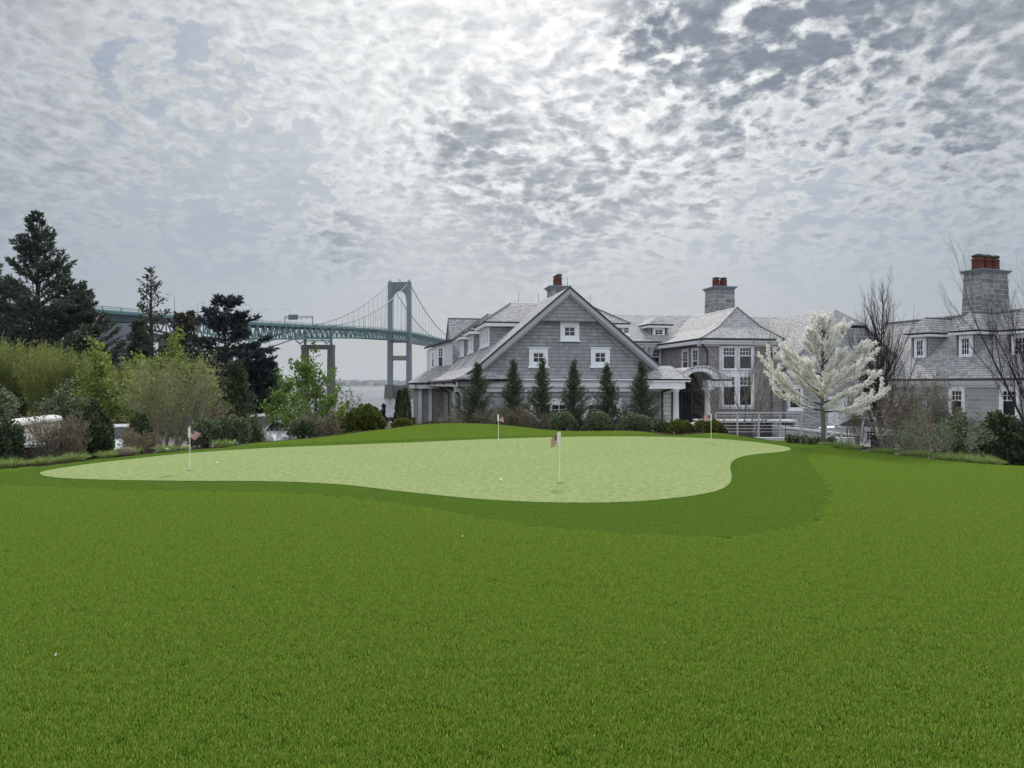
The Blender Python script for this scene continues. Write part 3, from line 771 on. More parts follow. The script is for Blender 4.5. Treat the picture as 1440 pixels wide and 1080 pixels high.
# ---- cross hips / dormers on block A -------------------------------------------
def cross_hip(v0, v1, uo, zt_, ze, side, wins, label, deep=1.9, flare=.3):
    """a dormer with a hipped roof on the left (side=-1) or right (+1) slope; face at u = uo"""
    s = side; vm = (v0+v1)/2; ov = .38
    zs = zl if s < 0 else zr
    eo = uo+s*ov; e0 = v0-ov; e1 = v1+ov
    inner = U0+s*.02
    hipin = min(deep, (e1-e0)/2)
    ru = eo-s*hipin
    fl = []
    R0 = (inner, vm, zt_); R1 = (ru, vm, zt_)
    fl.append([R0, R1, (eo, e0, ze), (U0+s*(RZ-ze)/(tl if s < 0 else tr_)*.98, e0, ze)])
    fl.append([R0, R1, (eo, e1, ze), (U0+s*(RZ-ze)/(tl if s < 0 else tr_)*.98, e1, ze)])
    fl.append([R1, (eo, e0, ze), (eo, e1, ze)])
    rf = roofpart(FA, fl, label=label+' roof', th=.08, name='dormer_roof', eave=[(R1, (eo, e0, ze)), (R1, (eo, e1, ze))])
    zw = ze-.02
    for vv, d in ((v0, 0), (v1, 0)):
        mb = HB(FA)
        a = (uo, vv, zs(uo)-.1); b = (uo, vv, zw); c = (U0+s*(RZ-zw)/(tl if s < 0 else tr_), vv, zw)
        mb.slab([a, b, c] if (s < 0) == (vv == v1) else [c, b, a], .1, 0)
        hbuild(mb, 'dormer_cheek', M['siding'])
    mb = HB(FA)
    mb.box(min(uo, uo-s*.1), max(uo, uo-s*.1), v0, v1, zs(uo)-.15, zw); hbuild(mb, 'dormer_face', M['cream'], label+' white face')
    # eave box
    mb = HB(FA); x0, x1 = sorted((eo-s*.05, U0+s*(RZ-ze)/(tl if s < 0 else tr_)))
    mb.box(x0, x1, e0+.04, v0+.0, ze-.26, ze-.085); mb.box(x0, x1, v1, e1-.04, ze-.26, ze-.085)
    x0, x1 = sorted((eo-s*.05, uo)); mb.box(x0, x1, v0, v1, ze-.26, ze-.085)
    hbuild(mb, 'dormer_eave', M['cream'])
    Fd = FA.side(uo, 0, -90 if s < 0 else 90)
    for a, b in wins:
        if s < 0: window(Fd, -b, -a, zs(uo)+.12, ze-.34, 0, 3, 3, trim=.1, label='window in the face of '+label)
        else: window(Fd, a, b, zs(uo)+.12, ze-.34, 0, 3, 3, trim=.1, label='window in the face of '+label)
zeA = FA.px(700, 451.5, 4.0)[2]
cross_hip(4.6, 8.4, -3.4, 6.42, zeA, -1, [(4.75, 5.75), (6.1, 7.0), (7.3, 8.25)], 'front left dormer')
cross_hip(10.4, 13.0, -3.55, 6.25, zeA-.05, -1, [(10.6, 11.6), (11.9, 12.8)], 'middle left dormer', 1.5)
cross_hip(15.2, 17.6, -3.6, 6.2, zeA-.1, -1, [(15.4, 16.3), (16.5, 17.4)], 'rear left dormer', 1.5)
cross_hip(4.6, 8.4, 4.35, 6.42, zeA+.02, 1, [(5.0, 6.2)], 'right cross dormer')
# small front window of the right cross dormer
p = FA.px(875, 471, 4.55); q = FA.px(886.5, 457, 4.55)
window(FA, p[0], q[0], p[2], q[2], 4.6, 2, 2, trim=.1, label='small square window high on the right cross dormer')

# ---- block B: rear left cross roof ----------------------------------------------
vB = 19.0
bL = FA.px(630, 447, vB+3); bz = bL[2]
uB0 = bL[0]; uB1 = -.5
zB_e = FA.px(632, 512, vB-.5)[2]
roofpart(FA, [[(uB0, vB+3, bz), (uB1, vB+3, bz), (uB1, vB-.6, zB_e), (uB0-.1, vB-.6, zB_e)],
              [(uB0, vB+3, bz), (uB1, vB+3, bz), (uB1, vB+6.6, zB_e), (uB0-.1, vB+6.6, zB_e)]], label='steep rear left roof with a level ridge')
mb = HB(FA); mb.slab([(uB0+.05, vB-.5, zB_e), (uB0+.05, vB+3, bz-.1), (uB0+.05, vB+6.5, zB_e)], .15); 
hbuild(mb, 'gable_end', M['siding'])
# its lower flared roof running out to the far left eave
eL = FA.px(581, 538, vB-3.0); m1 = FA.px(606, 520, vB-1.6); m2 = FA.px(632, 500, vB-.5)
roofpart(FA, [[(eL[0], vB-3.2, eL[2]), (-3.5, vB-3.2, eL[2]), (-3.5, vB-1.6, m1[2]), (m1[0], vB-1.6, m1[2])],
              [(m1[0], vB-1.6, m1[2]), (-3.5, vB-1.6, m1[2]), (-3.5, vB-.3, m2[2]), (m2[0], vB-.3, m2[2])],
              [(eL[0], vB-3.2, eL[2]), (m1[0], vB-1.6, m1[2]), (m1[0], vB+6, m1[2]), (eL[0], vB+7, eL[2])],
              [(m1[0], vB-1.6, m1[2]), (m2[0], vB-.3, m2[2]), (m2[0], vB+5, m2[2]), (m1[0], vB+6, m1[2])]],
         label='curved lower roof at the far left corner', eave=[((eL[0], vB-3.2, eL[2]-.05), (-5.5, vB-3.2, eL[2]-.05))])
uw = FA.px(588, 560, vB-2.2)[0]
wall(FA, 'far_left_wall', [(uw, GZ-.3), (-4.9, GZ-.3), (-4.9, eL[2]-.2), (uw, eL[2]-.2)], vB-2.4, M['siding_brown'], 7, label='shaded brown shingle wall at the far left')
mb = HB(FA); mb.box(eL[0]+.1, -5.0, vB-3.1, vB-2.9, eL[2]-.42, eL[2]-.12); mb.box(eL[0]+.1, eL[0]+.3, vB-3.1, vB+6, eL[2]-.42, eL[2]-.12)
for xx in (uw+.02, FA.px(593, 560, vB-2.45)[0]+.5):
    mb.box(xx, xx+.22, vB-2.5, vB-2.38, GZ, eL[2]-.4)
hbuild(mb, 'far_left_trim', M['cream'], 'white posts and fascia at the far left corner')
# bay with tall windows in the rear left roof
b0 = FA.px(604.5, 520, vB-1.2); b1 = FA.px(627, 476, vB-1.2)
roofpart(FA, [[(b0[0]-.2, vB-1.5, FA.px(604, 487, vB-1.4)[2]), (b1[0]+.6, vB-1.5, b1[2]), (b1[0]+.6, vB+2.5, b1[2]+.1), (b0[0]-.2, vB+2.5, FA.px(604, 487, vB-1.4)[2]+.1)]], name='bay_roof', th=.14, label='curved roof of the rear bay')
zc_ = FA.px(604, 490, vB-1.2)[2]
mb = HB(FA); mb.add([(b0[0], vB-1.2, b0[2]-.4), (b1[0]+.5, vB-1.2, b0[2]-.4), (b1[0]+.5, vB-1.2, b1[2]-.12), (b0[0], vB-1.2, zc_),
                    (b0[0], vB+2, b0[2]-.4), (b1[0]+.5, vB+2, b0[2]-.4), (b1[0]+.5, vB+2, b1[2]-.12), (b0[0], vB+2, zc_)],
                   [(0,1,2,3),(4,7,6,5),(0,3,7,4),(1,5,6,2),(0,4,5,1),(3,2,6,7)])
hbuild(mb, 'bay', M['cream'], 'white bay on the rear left roof')
for xa, xb, yt in ((605.5, 612, 494), (614.5, 624.5, 488)):
    p = FA.px(xa, 518, vB-1.22); q = FA.px(xb, yt, vB-1.22)
    window(FA, p[0], q[0], p[2], q[2], vB-1.2, 2, 3, trim=.09, upper=True, lintel=False, label='tall window of the rear left bay')

# ---- block C: long rear range ---------------------------------------------------
vC = 12.0
cr = FA.px(930, 443.5, vC+4); ce = FA.px(930, 480, vC-.6)
uC0 = 3.5; uC1 = FA.px(1125, 445, vC+4)[0]+2
roofpart(FA, [[(uC0, vC+4, cr[2]), (uC1, vC+4, cr[2]), (uC1, vC-.6, ce[2]), (uC0, vC-.6, ce[2])],
              [(uC0, vC+4, cr[2]), (uC1, vC+4, cr[2]), (uC1, vC+8.6, ce[2]), (uC0, vC+8.6, ce[2])]], label='long shingled roof of the rear range',
         eave=[((uC0, vC-.6, ce[2]-.06), (uC1, vC-.6, ce[2]-.06))])
wall(FA, 'upper_wall', [(uC0, GZ-.3), (uC1, GZ-.3), (uC1, ce[2]-.3), (uC0, ce[2]-.3)], vC, M['siding_brown'], 8, label='upper wall of the rear range')
cornice(FA, 'rear_cornice', uC0, uC1, vC-.3, ce[2]-.1, [(.1, .27), (.18, .12), (.10, .0)], M['cream'])
# white window panel
p = FA.px(906, 520, vC-.03); q = FA.px(960, 487, vC-.03)
mb = HB(FA); mb.box(p[0]-.2, q[0]-.25, vC-.09, vC+.01, p[2], ce[2]-.38); hbuild(mb, 'window_panel', M['cream'], 'white panelled wall round the upper windows')
for xa, xb in ((912.5, 929), (931.5, 947)):
    a = FA.px(xa, 514, vC-.1); b = FA.px(xb, 490, vC-.1)
    window(FA, a[0], b[0], a[2], b[2], vC-.09, 4, 2, trim=.07, upper=.5, lintel=False, label='upper window of the rear range with small panes at its top')
for xa in (906, 952.5):
    mb = HB(FA); a = FA.px(xa, 486, vC-.3)
    mb.slab([(a[0], vC-.1, a[2]-1.15), (a[0], vC-.62, a[2]+.0), (a[0], vC-.1, a[2])], .16); mb.slab([(a[0]+.45, vC-.1, a[2]-1.15), (a[0]+.45, vC-.62, a[2]), (a[0]+.45, vC-.1, a[2])], .16)
    hbuild(mb, 'bracket', M['cream'])
p = FA.px(903, 460, vC+.2)
# small hipped dormer
def front_dormer(F, pxl, pxr, y_eave, y_top, ypk, ybot, vface, tan_, zfun, label, cols=2, rows=2):
    a = F.px(pxl, ybot, vface); b = F.px(pxr, y_eave, vface)
    ze = b[2]; zb = a[2]; u0, u1 = a[0], b[0]; um = (u0+u1)/2; ov = .4
    zp = F.px((pxl+pxr)/2, ypk, vface+.8)[2]
    # where roof meets the main slope
    def vs(z): return zfun(z)
    mb = []
    hl = (u1-u0)/2+ov
    e0 = vface-ov
    roofpart(F, [[(u0-ov, e0, ze), (u1+ov, e0, ze), (um, e0+hl*.9, zp)],
                 [(u0-ov, e0, ze), (um, e0+hl*.9, zp), (um, vs(zp)+.2, zp), (u0-ov, vs(ze)+.1, ze)],
                 [(u1+ov, e0, ze), (um, e0+hl*.9, zp), (um, vs(zp)+.2, zp), (u1+ov, vs(ze)+.1, ze)]], name='dormer_roof', th=.1, label=label+' roof')
    m2 = HB(F); m2.box(u0-ov+.05, u1+ov-.05, e0+.05, vs(ze), ze-.24, ze-.105); hbuild(m2, 'dormer_eave', M['cream'])
    for uu, s in ((u0, 1), (u1, -1)):
        m3 = HB(F)
        tri = [(uu, vface, zb), (uu, vface, ze-.1), (uu, vs(ze), ze-.1)]
        m3.slab(tri if s < 0 else tri[::-1], .1)
        hbuild(m3, 'dormer_cheek', M['siding'])
    m3 = HB(F)
    m3.box(u0+.1, u1-.1, vface+.0, vface+.1, zb, ze-.1)
    hbuild(m3, 'dormer_face', M['cream'])
    w = (u1-u0)
    window(F, u0+w*.14, u1-w*.14, zb+(.18 if rows > 2 else .05), ze-(.3 if rows > 2 else .25), vface, cols, rows, trim=.12 if rows > 2 else .09, lintel=False, label=label+' window')
zC = lambda z: vC-.6+(z-ce[2])/(cr[2]-ce[2])*4.6
front_dormer(FA, 915.5, 937, 456.5, 458, 447, 474, vC+.5, .5, zC, 'small rear roof dormer')

# ---- block D: hipped tower bay -----------------------------------------------------
vD = 5.0
de0 = FA.px(986, 475, vD-.6); de1 = FA.px(1103, 476, vD-.6); dz = de0[2]
dp = FA.px(1036, 432, vD+3.2); um = (de0[0]+de1[0])/2; dpz = dp[2]
ux = dp[0]
def hipf(t, u): return u
mz = dz+(dpz-dz)*.36; k = .46
# two pitches: a bell-cast hip
A0, A1 = (de0[0], vD-.6, dz), (de1[0], vD-.6, dz)
vv1 = vD-.6+3.8*k; B0 = (de0[0]+(ux-de0[0])*k, vv1, mz); B1 = (de1[0]+(ux-de1[0])*k, vv1, mz); PKD = (ux, vD+3.2, dpz)
BK = vC+4
roofpart(FA, [[A0, A1, B1, B0], [B0, B1, PKD]], label='front face of the hipped bay roof', eave=[((A0[0], A0[1], dz-.06), (A1[0], A1[1], dz-.06)), (A0, B0), (B0, PKD), (A1, B1), (B1, PKD)])
roofpart(FA, [[A0, B0, (B0[0], BK, mz), (A0[0], vC-.6, dz)], [B0, PKD, (ux, BK, dpz), (B0[0], BK, mz)],
              [A1, B1, (B1[0], BK, mz), (A1[0], vC-.6, dz)], [B1, PKD, (ux, BK, dpz), (B1[0], BK, mz)]], label='side slopes of the hipped bay roof')
dw0 = FA.px(991, 500, vD)[0]; dw1 = FA.px(1086, 500, vD)[0]
wall(FA, 'bay_wall', [(dw0, GZ-.3), (dw1, GZ-.3), (dw1, dz-.2), (dw0, dz-.2)], vD, M['siding_brown'], 9, label='brown grey shingle wall of the hipped bay')
cornice(FA, 'bay_cornice', A0[0]+.05, A1[0]-.05, vD-.0, dz-.1, [(.13, .55), (.12, .45), (.1, .12)], M['cream'])
mb = HB(FA); mb.box(A0[0]+.05, A0[0]+.18, vD-.55, vC-.5, dz-.33, dz-.1); hbuild(mb, 'side_cornice', M['cream'])
p = FA.px(1011.5, 600, vD-.1); q = FA.px(1060.5, 483, vD-.1)
mb = HB(FA); mb.box(p[0], q[0], vD-.12, vD+.01, FA.px(1036, 575, vD)[2], q[2]); hbuild(mb, 'bay_panel', M['cream'], 'white surround of the tall bay windows')
for xa, xb in ((1015, 1035), (1038, 1058)):
    a = FA.px(xa, 520.5, vD-.13); b = FA.px(xb, 487, vD-.13); window(FA, a[0], b[0], a[2], b[2], vD-.12, 4, 2, trim=.05, upper=.62, lintel=False, label='tall upper window of the hipped bay')
    a = FA.px(xa, 572, vD-.13); b = FA.px(xb, 528, vD-.13); window(FA, a[0], b[0], a[2], b[2], vD-.12, 3, 2, trim=.05, upper=.7, lintel=False, label='tall lower window of the hipped bay')
FDl = FA.side(dw0, 0, -90)
for a, b in ((5.8, 6.8), (7.3, 8.3)):
    window(FDl, -b, -a, 1.95, dz-.5, 0, 2, 3, trim=.12, upper=.6, lintel=False, label='side window of the hipped bay')
mb = HB(FA); mb.bar((A0[0]+.1, vD-.5, dz-.35), (dw0+.1, vD-.1, dz-.7), .05, 6); mb.bar((dw0+.12, vD-.12, dz-.7), (dw0+.12, vD-.12, GZ), .05, 6)
hbuild(mb, 'downpipe', M['copper']); mb = HB(FA); mb.bar((A1[0]-.1, vD-.5, dz-.35), (dw1+.1, vD-.1, dz-.9), .05, 6); mb.bar((dw1-.1, vD-.12, dz-.8), (dw1-.1, vD-.12, GZ), .05, 6)
hbuild(mb, 'downpipe', M['copper'])

# ---- entrance porch with skirt roofs and an arch ------------------------------------
vP = -1.6
pe0 = FA.px(907, 532.5, vP); pe1 = FA.px(973, 533, vP); pt0 = FA.px(927, 514.5, vP+1.8); pt1 = FA.px(944, 514.5, vP+1.8)
roofpart(FA, [[pe0, pe1, pt1, pt0], [pe0, pt0, (pt0[0], 3, pt0[2]), (pe0[0], 1, pe0[2])], [pe1, pt1, (pt1[0], 4.5, pt1[2]), (pe1[0], 4.5, pe1[2])]],
         name='porch_roof', label='pale shingled hip roof of the entrance porch', th=.09)
mb = HB(FA); zq = pe0[2]
mb.box(pe0[0]+.05, pe1[0]-.05, vP+.03, vP+.25, zq-.16, zq-.095); mb.box(pe0[0]+.2, pe1[0]-.3, vP+.12, vP+.5, zq-.5, zq-.165)
mb.box(pe0[0]+.28, pe0[0]+.5, vP+.5, .2, zq-.48, zq-.17); mb.box(pe1[0]-.6, pe1[0]-.35, vP+.5, 3.5, zq-.48, zq-.17)
hbuild(mb, 'entablature', M['white'], 'white entablature of the porch')
def column(F, px_, ytop, v, r, label):
    c = F.px(px_, ytop, v); zt_ = c[2]; L = zt_-GZ
    mb = HB(F)
    mb.box(c[0]-r*1.5, c[0]+r*1.5, v-r*1.5, v+r*1.5, zt_-.07, zt_)
    mb.lathe([(r*1.02, .12), (r, L*.33), (r*.86, L-.2), (r*1.05, L-.19), (r*1.05, L-.16), (r*.9, L-.155), (r*1.2, L-.08), (r*1.2, L-.07)], (c[0], v, GZ), 20)
    mb.box(c[0]-r*1.5, c[0]+r*1.5, v-r*1.5, v+r*1.5, GZ, GZ+.06)
    mb.lathe([(r*1.35, .06), (r*1.35, .1), (r*1.1, .13)], (c[0], v, GZ), 20)
    return hbuild(mb, 'column', M['white'], label)
column(FA, 950.5, 545.5, vP+.35, .16, 'white round porch column at the left')
vQ = 2.4
column(FA, 995, 546, vQ-.4, .17, 'white round porch column at the right')
# arch
q0 = FA.px(951, 533, vQ); q1 = FA.px(1006, 533, vQ); qa = FA.px(978, 517, vQ)
cx = (q0[0]+q1[0])/2; hw = (q1[0]-q0[0])/2; hh = qa[2]-q0[2]
mb = HB(FA); mr = HB(FA); n = 20
for i in range(n):
    t0, t1 = math.pi*i/n, math.pi*(i+1)/n
    for (rr, r2, va, vb, B, mi) in ((1.0, .66, vQ-.62, vQ-.1, mb, 0), (1.06, 1.003, vQ-.68, vD-.3, mr, 0)):
        def pt(t, k, v): return (cx-hw*k*math.cos(t), v, q0[2]+(hh*k)*math.sin(t))
        a, b, c_, d = pt(t0, r2, va), pt(t1, r2, va), pt(t1, rr, va), pt(t0, rr, va)
        B.hexa([pt(t0, r2, vb), pt(t1, r2, vb), pt(t1, rr, vb), pt(t0, rr, vb)], [a, b, c_, d], mi)
hbuild(mb, 'porch_arch', M['white'], 'white arched band over the entrance'); hbuild(mr, 'arched_roof', M['roof'], 'curved roof over the entrance arch')
e1_ = FA.px(1028, 533.5, vQ-.2)
roofpart(FA, [[(q1[0]-.4, vQ-.5, e1_[2]), (e1_[0], vQ-.5, e1_[2]), (e1_[0]-.85, vQ+.7, e1_[2]+.78), (q1[0]-1.0, vQ+.7, e1_[2]+.78)]], name='porch_roof', label='right skirt roof beside the arch', th=.09)
mb = HB(FA); mb.box(q1[0]-.6, e1_[0]-.05, vQ-.42, vQ-.12, e1_[2]-.42, e1_[2]-.1); mb.box(q1[0]-.62, q1[0]-.2, vQ-.3, vQ+.3, e1_[2]-.5, e1_[2]-.05); hbuild(mb, 'right_entablature', M['white'])
# doorway behind, its shadow put into near-black wall and door colour
vX = vD-.5; d0 = FA.px(957, 600, vX); d1 = FA.px(990, 546, vX)
wall(FA, 'entrance_shade_wall', [(d0[0]-1.2, GZ-.3), (dw0+.02, GZ-.3), (dw0+.02, q0[2]+.5), (d0[0]-1.2, q0[2]+.5)], vX+.1, M['dark'], label='entrance wall coloured near black for the shade of a recess')
mb = HB(FA)
for xx in (d0[0], d0[0]+.65, d0[0]+1.3): mb.box(xx, xx+.1, vX-.02, vX+.1, GZ, d1[2]-.2)
mb.box(d0[0], d0[0]+1.4, vX-.03, vX+.08, d1[2]-.2, d1[2]); hbuild(mb, 'front_door_frame', M['iron'], 'dark frame of the entrance doors')
mb = HB(FA); mb.box(d0[0]+.1, d0[0]+.65, vX+.03, vX+.07, GZ+.1, d1[2]-.2); mb.box(d0[0]+.75, d0[0]+1.3, vX+.03, vX+.07, GZ+.1, d1[2]-.2); hbuild(mb, 'front_door', M['dark'], 'entrance doors coloured near black for the interior shade')
# stone pier at the right end of the gable wall, and the return wall
sp0 = FA.px(925, 600, -.3); sp1 = FA.px(946, 548, -.3)
mb = HB(FA); mb.box(uwr-.1, sp1[0]-.1, -.35, 6.4, GZ-.3, ZB2+.1); hbuild(mb, 'stone_pier', M['palestone'], 'pale stone pier beside the porch')
mb = HB(FA); mb.bar((uwr-.15, -.45, ZB2), (uwr-.15, -.45, GZ), .05, 6); mb.bar((sp1[0]-.02, -.45, ZB2), (sp1[0]-.02, -.45, GZ), .06, 6); mb.bar((uwr-.15, -.45, ZB2), (pe0[0]+2.2, vP+.2, zq-.3), .05, 6); hbuild(mb, 'porch_downpipe', M['copper'])

# ---- block E: gable behind the cherry tree -------------------------------------------
vE = 6.2
ep = FA.px(1190, 432, vE); ez = ep[2]; ue = ep[0]
el = FA.px(1092, 531, vE-.2); tE = .86; hE = 4.6
uel, uer = ue-hE, ue+hE; ezl = ez-hE*tE
roofpart(FA, [[(ue, vE+1.2, ez), (ue, vC+4, ez), (uel, vC+4, ezl), (uel, vE-.2, ezl), (ue-1.3, vE-.2, ez-1.3*tE)],
              [(ue, vE+1.2, ez), (ue, vC+4, ez), (uer, vC+4, ezl), (uer, vE-.2, ezl), (ue+1.3, vE-.2, ez-1.3*tE)],
              [(ue, vE+1.2, ez), (ue-1.3, vE-.2, ez-1.3*tE), (ue+1.3, vE-.2, ez-1.3*tE)]], label='clipped gable roof behind the blossom tree', th=.08, edgem='rake')
wall(FA, 'courtyard_gable', [(uel+.4, GZ-.3), (uer-.4, GZ-.3), (uer-.4, ezl+.2), (ue+1.3, ez-1.3*tE-.2), (ue-1.3, ez-1.3*tE-.2), (uel+.4, ezl+.2)], vE, M['stone'], 9, label='grey gable wall behind the blossom tree')
cornice(FA, 'courtyard_cornice', dw1, uel+.5, vE-.02, FA.px(1100, 529, vE)[2], [(.1, .25), (.12, .15)], M['cream'])
wall(FA, 'courtyard_wall', [(dw1, GZ-.3), (uel+.5, GZ-.3), (uel+.5, ezl+.6), (dw1, ezl+.6)], vE+.4, M['stone'], 6, label='grey stone courtyard wall')
p = FA.px(1107, 577, vE); q = FA.px(1128.5, 543, vE)
window(FA, p[0], q[0], p[2], q[2], vE, 4, 2, trim=.13, upper=.6, label='courtyard window under the blossom tree')
p = FA.px(1164, 596, vE); q = FA.px(1196, 558, vE)
mb = HB(FA); mb.box(p[0], q[0], vE-.06, vE+.02, GZ, q[2])
for i in range(4):
    for j in range(3):
        w_ = (q[0]-p[0]-.2)/4; h_ = (q[2]-GZ-.2)/3
        mb.box(p[0]+.14+i*w_, p[0]+.06+(i+1)*w_, vE-.09, vE-.05, GZ+.14+j*h_, GZ+.06+(j+1)*h_)
hbuild(mb, 'garage_door', M['white'], 'white panelled garage door')

# ---- block G: right wing -----------------------------------------------------------
gz = 6.1; ge = FG.px(1340, 532.5, -4.35)[2]; g0, g1 = -9.5, 8.5
roofpart(FG, [[(g0-3, 0, gz-.25), (g1, 0, gz), (g1, -4.5, ge), (g0-3, -4.5, ge)], [(g0-3, 0, gz-.25), (g1, 0, gz), (g1, 4.5, ge), (g0-3, 4.5, ge)]],
         label='broad shingled roof of the right wing', eave=[((g0, -4.5, ge-.06), (g1, -4.5, ge-.06))])
mb = HB(FG)
for i in range(58):   # ridge shingles
    u = g0+i*.31; mb.box(u, u+.27, -.14, .14, gz-.04+(u-g1)*.25/(g1-g0+3), gz+.06+(u-g1)*.25/(g1-g0+3))
hbuild(mb, 'ridge_cap', M['roof'])
wall(FG, 'right_wing_wall', [(g0, GZ-.3), (g1, GZ-.3), (g1, ge-.1), (g0, ge-.1)], -4.0, M['stone'], .4, label='grey ashlar wall of the right wing')
FGe = FG.side(g1-.3, 0, 90)
wall(FGe, 'right_wing_end', [(-4.0, GZ-.3), (4.0, GZ-.3), (4.0, ge), (0, gz-.35), (-4.0, ge)], 0, M['siding'], .3, label='end gable of the right wing')
cornice(FG, 'right_wing_cornice', g0, g1, -4.05, ge-.1, [(.14, .36), (.1, .28), (.16, .06)], M['cream'])
for xa, xb in ((1334, 1356.5), (1405, 1432.5)):
    a = FG.px(xa, 589, -4.05); b = FG.px(xb, 545, -4.05)
    window(FG, a[0], b[0], a[2], b[2], -4.0, 3, 2, trim=.15, upper=.62, label='tall sash window of the right wing')
a = FG.px(1400, 592, -4.1)
mb = HB(FG); mb.box(g0, g1, -4.06, -3.99, a[2]-.12, a[2]); hbuild(mb, 'stone_sill_course', M['capstone'])
zG = lambda z: -4.5+(z-ge)/(gz-ge)*4.5
front_dormer(FG, 1283.5, 1304.5, 468, 0, 447.5, 508, -3.05, .5, zG, 'left dormer of the right wing', 3, 3)
front_dormer(FG, 1346, 1370.5, 464, 0, 439.5, 507, -3.05, .5, zG, 'middle dormer of the right wing', 3, 3)
front_dormer(FG, 1419, 1452, 462, 0, 433, 510, -3.05, .5, zG, 'right dormer of the right wing', 3, 3)

# ---- chimneys ---------------------------------------------------------------------
def chimney(F, u, v, wu, wv, z0, zcap, ztop, pots, label, taper=.88, axis='u', pr=.17):
    mb = HB(F)
    b = [(u+sx*wu/2, v+sy*wv/2, z0) for sx, sy in ((-1,-1),(1,-1),(1,1),(-1,1))]
    t = [(u+sx*wu/2*taper, v+sy*wv/2*taper, zcap-.22) for sx, sy in ((-1,-1),(1,-1),(1,1),(-1,1))]
    mb.hexa(b, t)
    ch = hbuild(mb, 'chimney', M['chimstone'], label)
    mb = HB(F); z = zcap-.22
    for h, e in ((.09, .05), (.08, .12), (.06, .19)):
        k0 = wu/2*taper+e; k1 = wv/2*taper+e
        mb.box(u-k0, u+k0, v-k1, v+k1, z, z+h-.002); z += h
    mb.build('chimney_cap', M['capstone'], ch)
    H_ = ztop-z
    for i in range(pots):
        o = (i-(pots-1)/2)*pr*2.18
        c = (u+o, v, z) if axis == 'u' else (u, v+o, z)
        mp = HB(F); r = pr
        mp.lathe([(r*1.02, 0), (r*1.0, H_*.05), (r*.94, H_*.62), (r*1.04, H_*.64), (r*1.04, H_*.70), (r*.8, H_*.74), (r*.72, H_*.80)], c, 16)
        mp.lathe([(r*.8, H_*.80), (r*1.02, H_*.86), (r*.98, H_*.94), (r*.6, H_)], c, 16, 1)
        mp.build('chimney_pot', [M['terra'], M['potcap']], ch)
c = FA.px(784, 404, 12); t = FA.px(784, 386.5, 12)
chimney(FA, c[0], 12, 1.25, 1.6, RZ-1.5, c[2], t[2], 3, 'small stone chimney behind the gable peak', pr=.2, axis='v')
c = FA.px(1012, 405, vC+3); t = FA.px(1012, 390, vC+3)
chimney(FA, c[0], vC+3, 1.6, 2.0, cr[2]-1.6, c[2], t[2], 2, 'stone chimney behind the hipped bay', .9, pr=.27)
c = FG.px(1386, 381.5, .6); t = FG.px(1386, 358.5, .6)
chimney(FG, c[0], .6, 1.35, 2.75, gz-1.6, c[2], t[2], 3, 'tall broad stone chimney of the right wing', .86, 'v', pr=.34)
# lightning rods
mb_spots = [(FA, 729, 423, 6.5), (FA, 757, 423, 6.5), (FA, 830, 424, 6.5), (FA, 1032, 432, 8.2), (FA, 798, 404, .5)]
for F, x, y, v in mb_spots:
    a = F.px(x, y+2, v); mb = HB(F); mb.bar(a, (a[0], a[1], a[2]+.55), .012, 4); hbuild(mb, 'lightning_rod', M['iron'])
# ---------------------------------------------------------------- the suspension bridge
BO = Vector((-118.3, 786.0, 0)); BD = Vector((-.122, -.9925, 0)).normalized(); BW = Vector((-BD.y, BD.x, 0))   # BW points to the right-hand cable plane
HS = 10.2
_T = [(-700, 50), (-488, 55.5), (-244, 58.6), (0, 55.4), (120, 50), (226, 43.6), (344, 36.6), (478, 30.8), (620, 24), (760, 17)]
def deckz(t):
    for (a, za), (b, zb) in zip(_T, _T[1:]):
        if a <= t <= b: return CAMZ+za+(zb-za)*(t-a)/(b-a)
    return CAMZ+(_T[0][1] if t < _T[0][0] else _T[-1][1])
bridge = empty('suspension_bridge', (BO.x, BO.y, SEA), 'green and grey suspension bridge crossing the water left of the mansion', 'bridge')
BI = Matrix.Translation(-Vector(bridge.location))
BR = lambda: MB(BI)
def bp(t, s, z): 
    p = BO+BD*t+BW*s; return Vector((p.x, p.y, z))
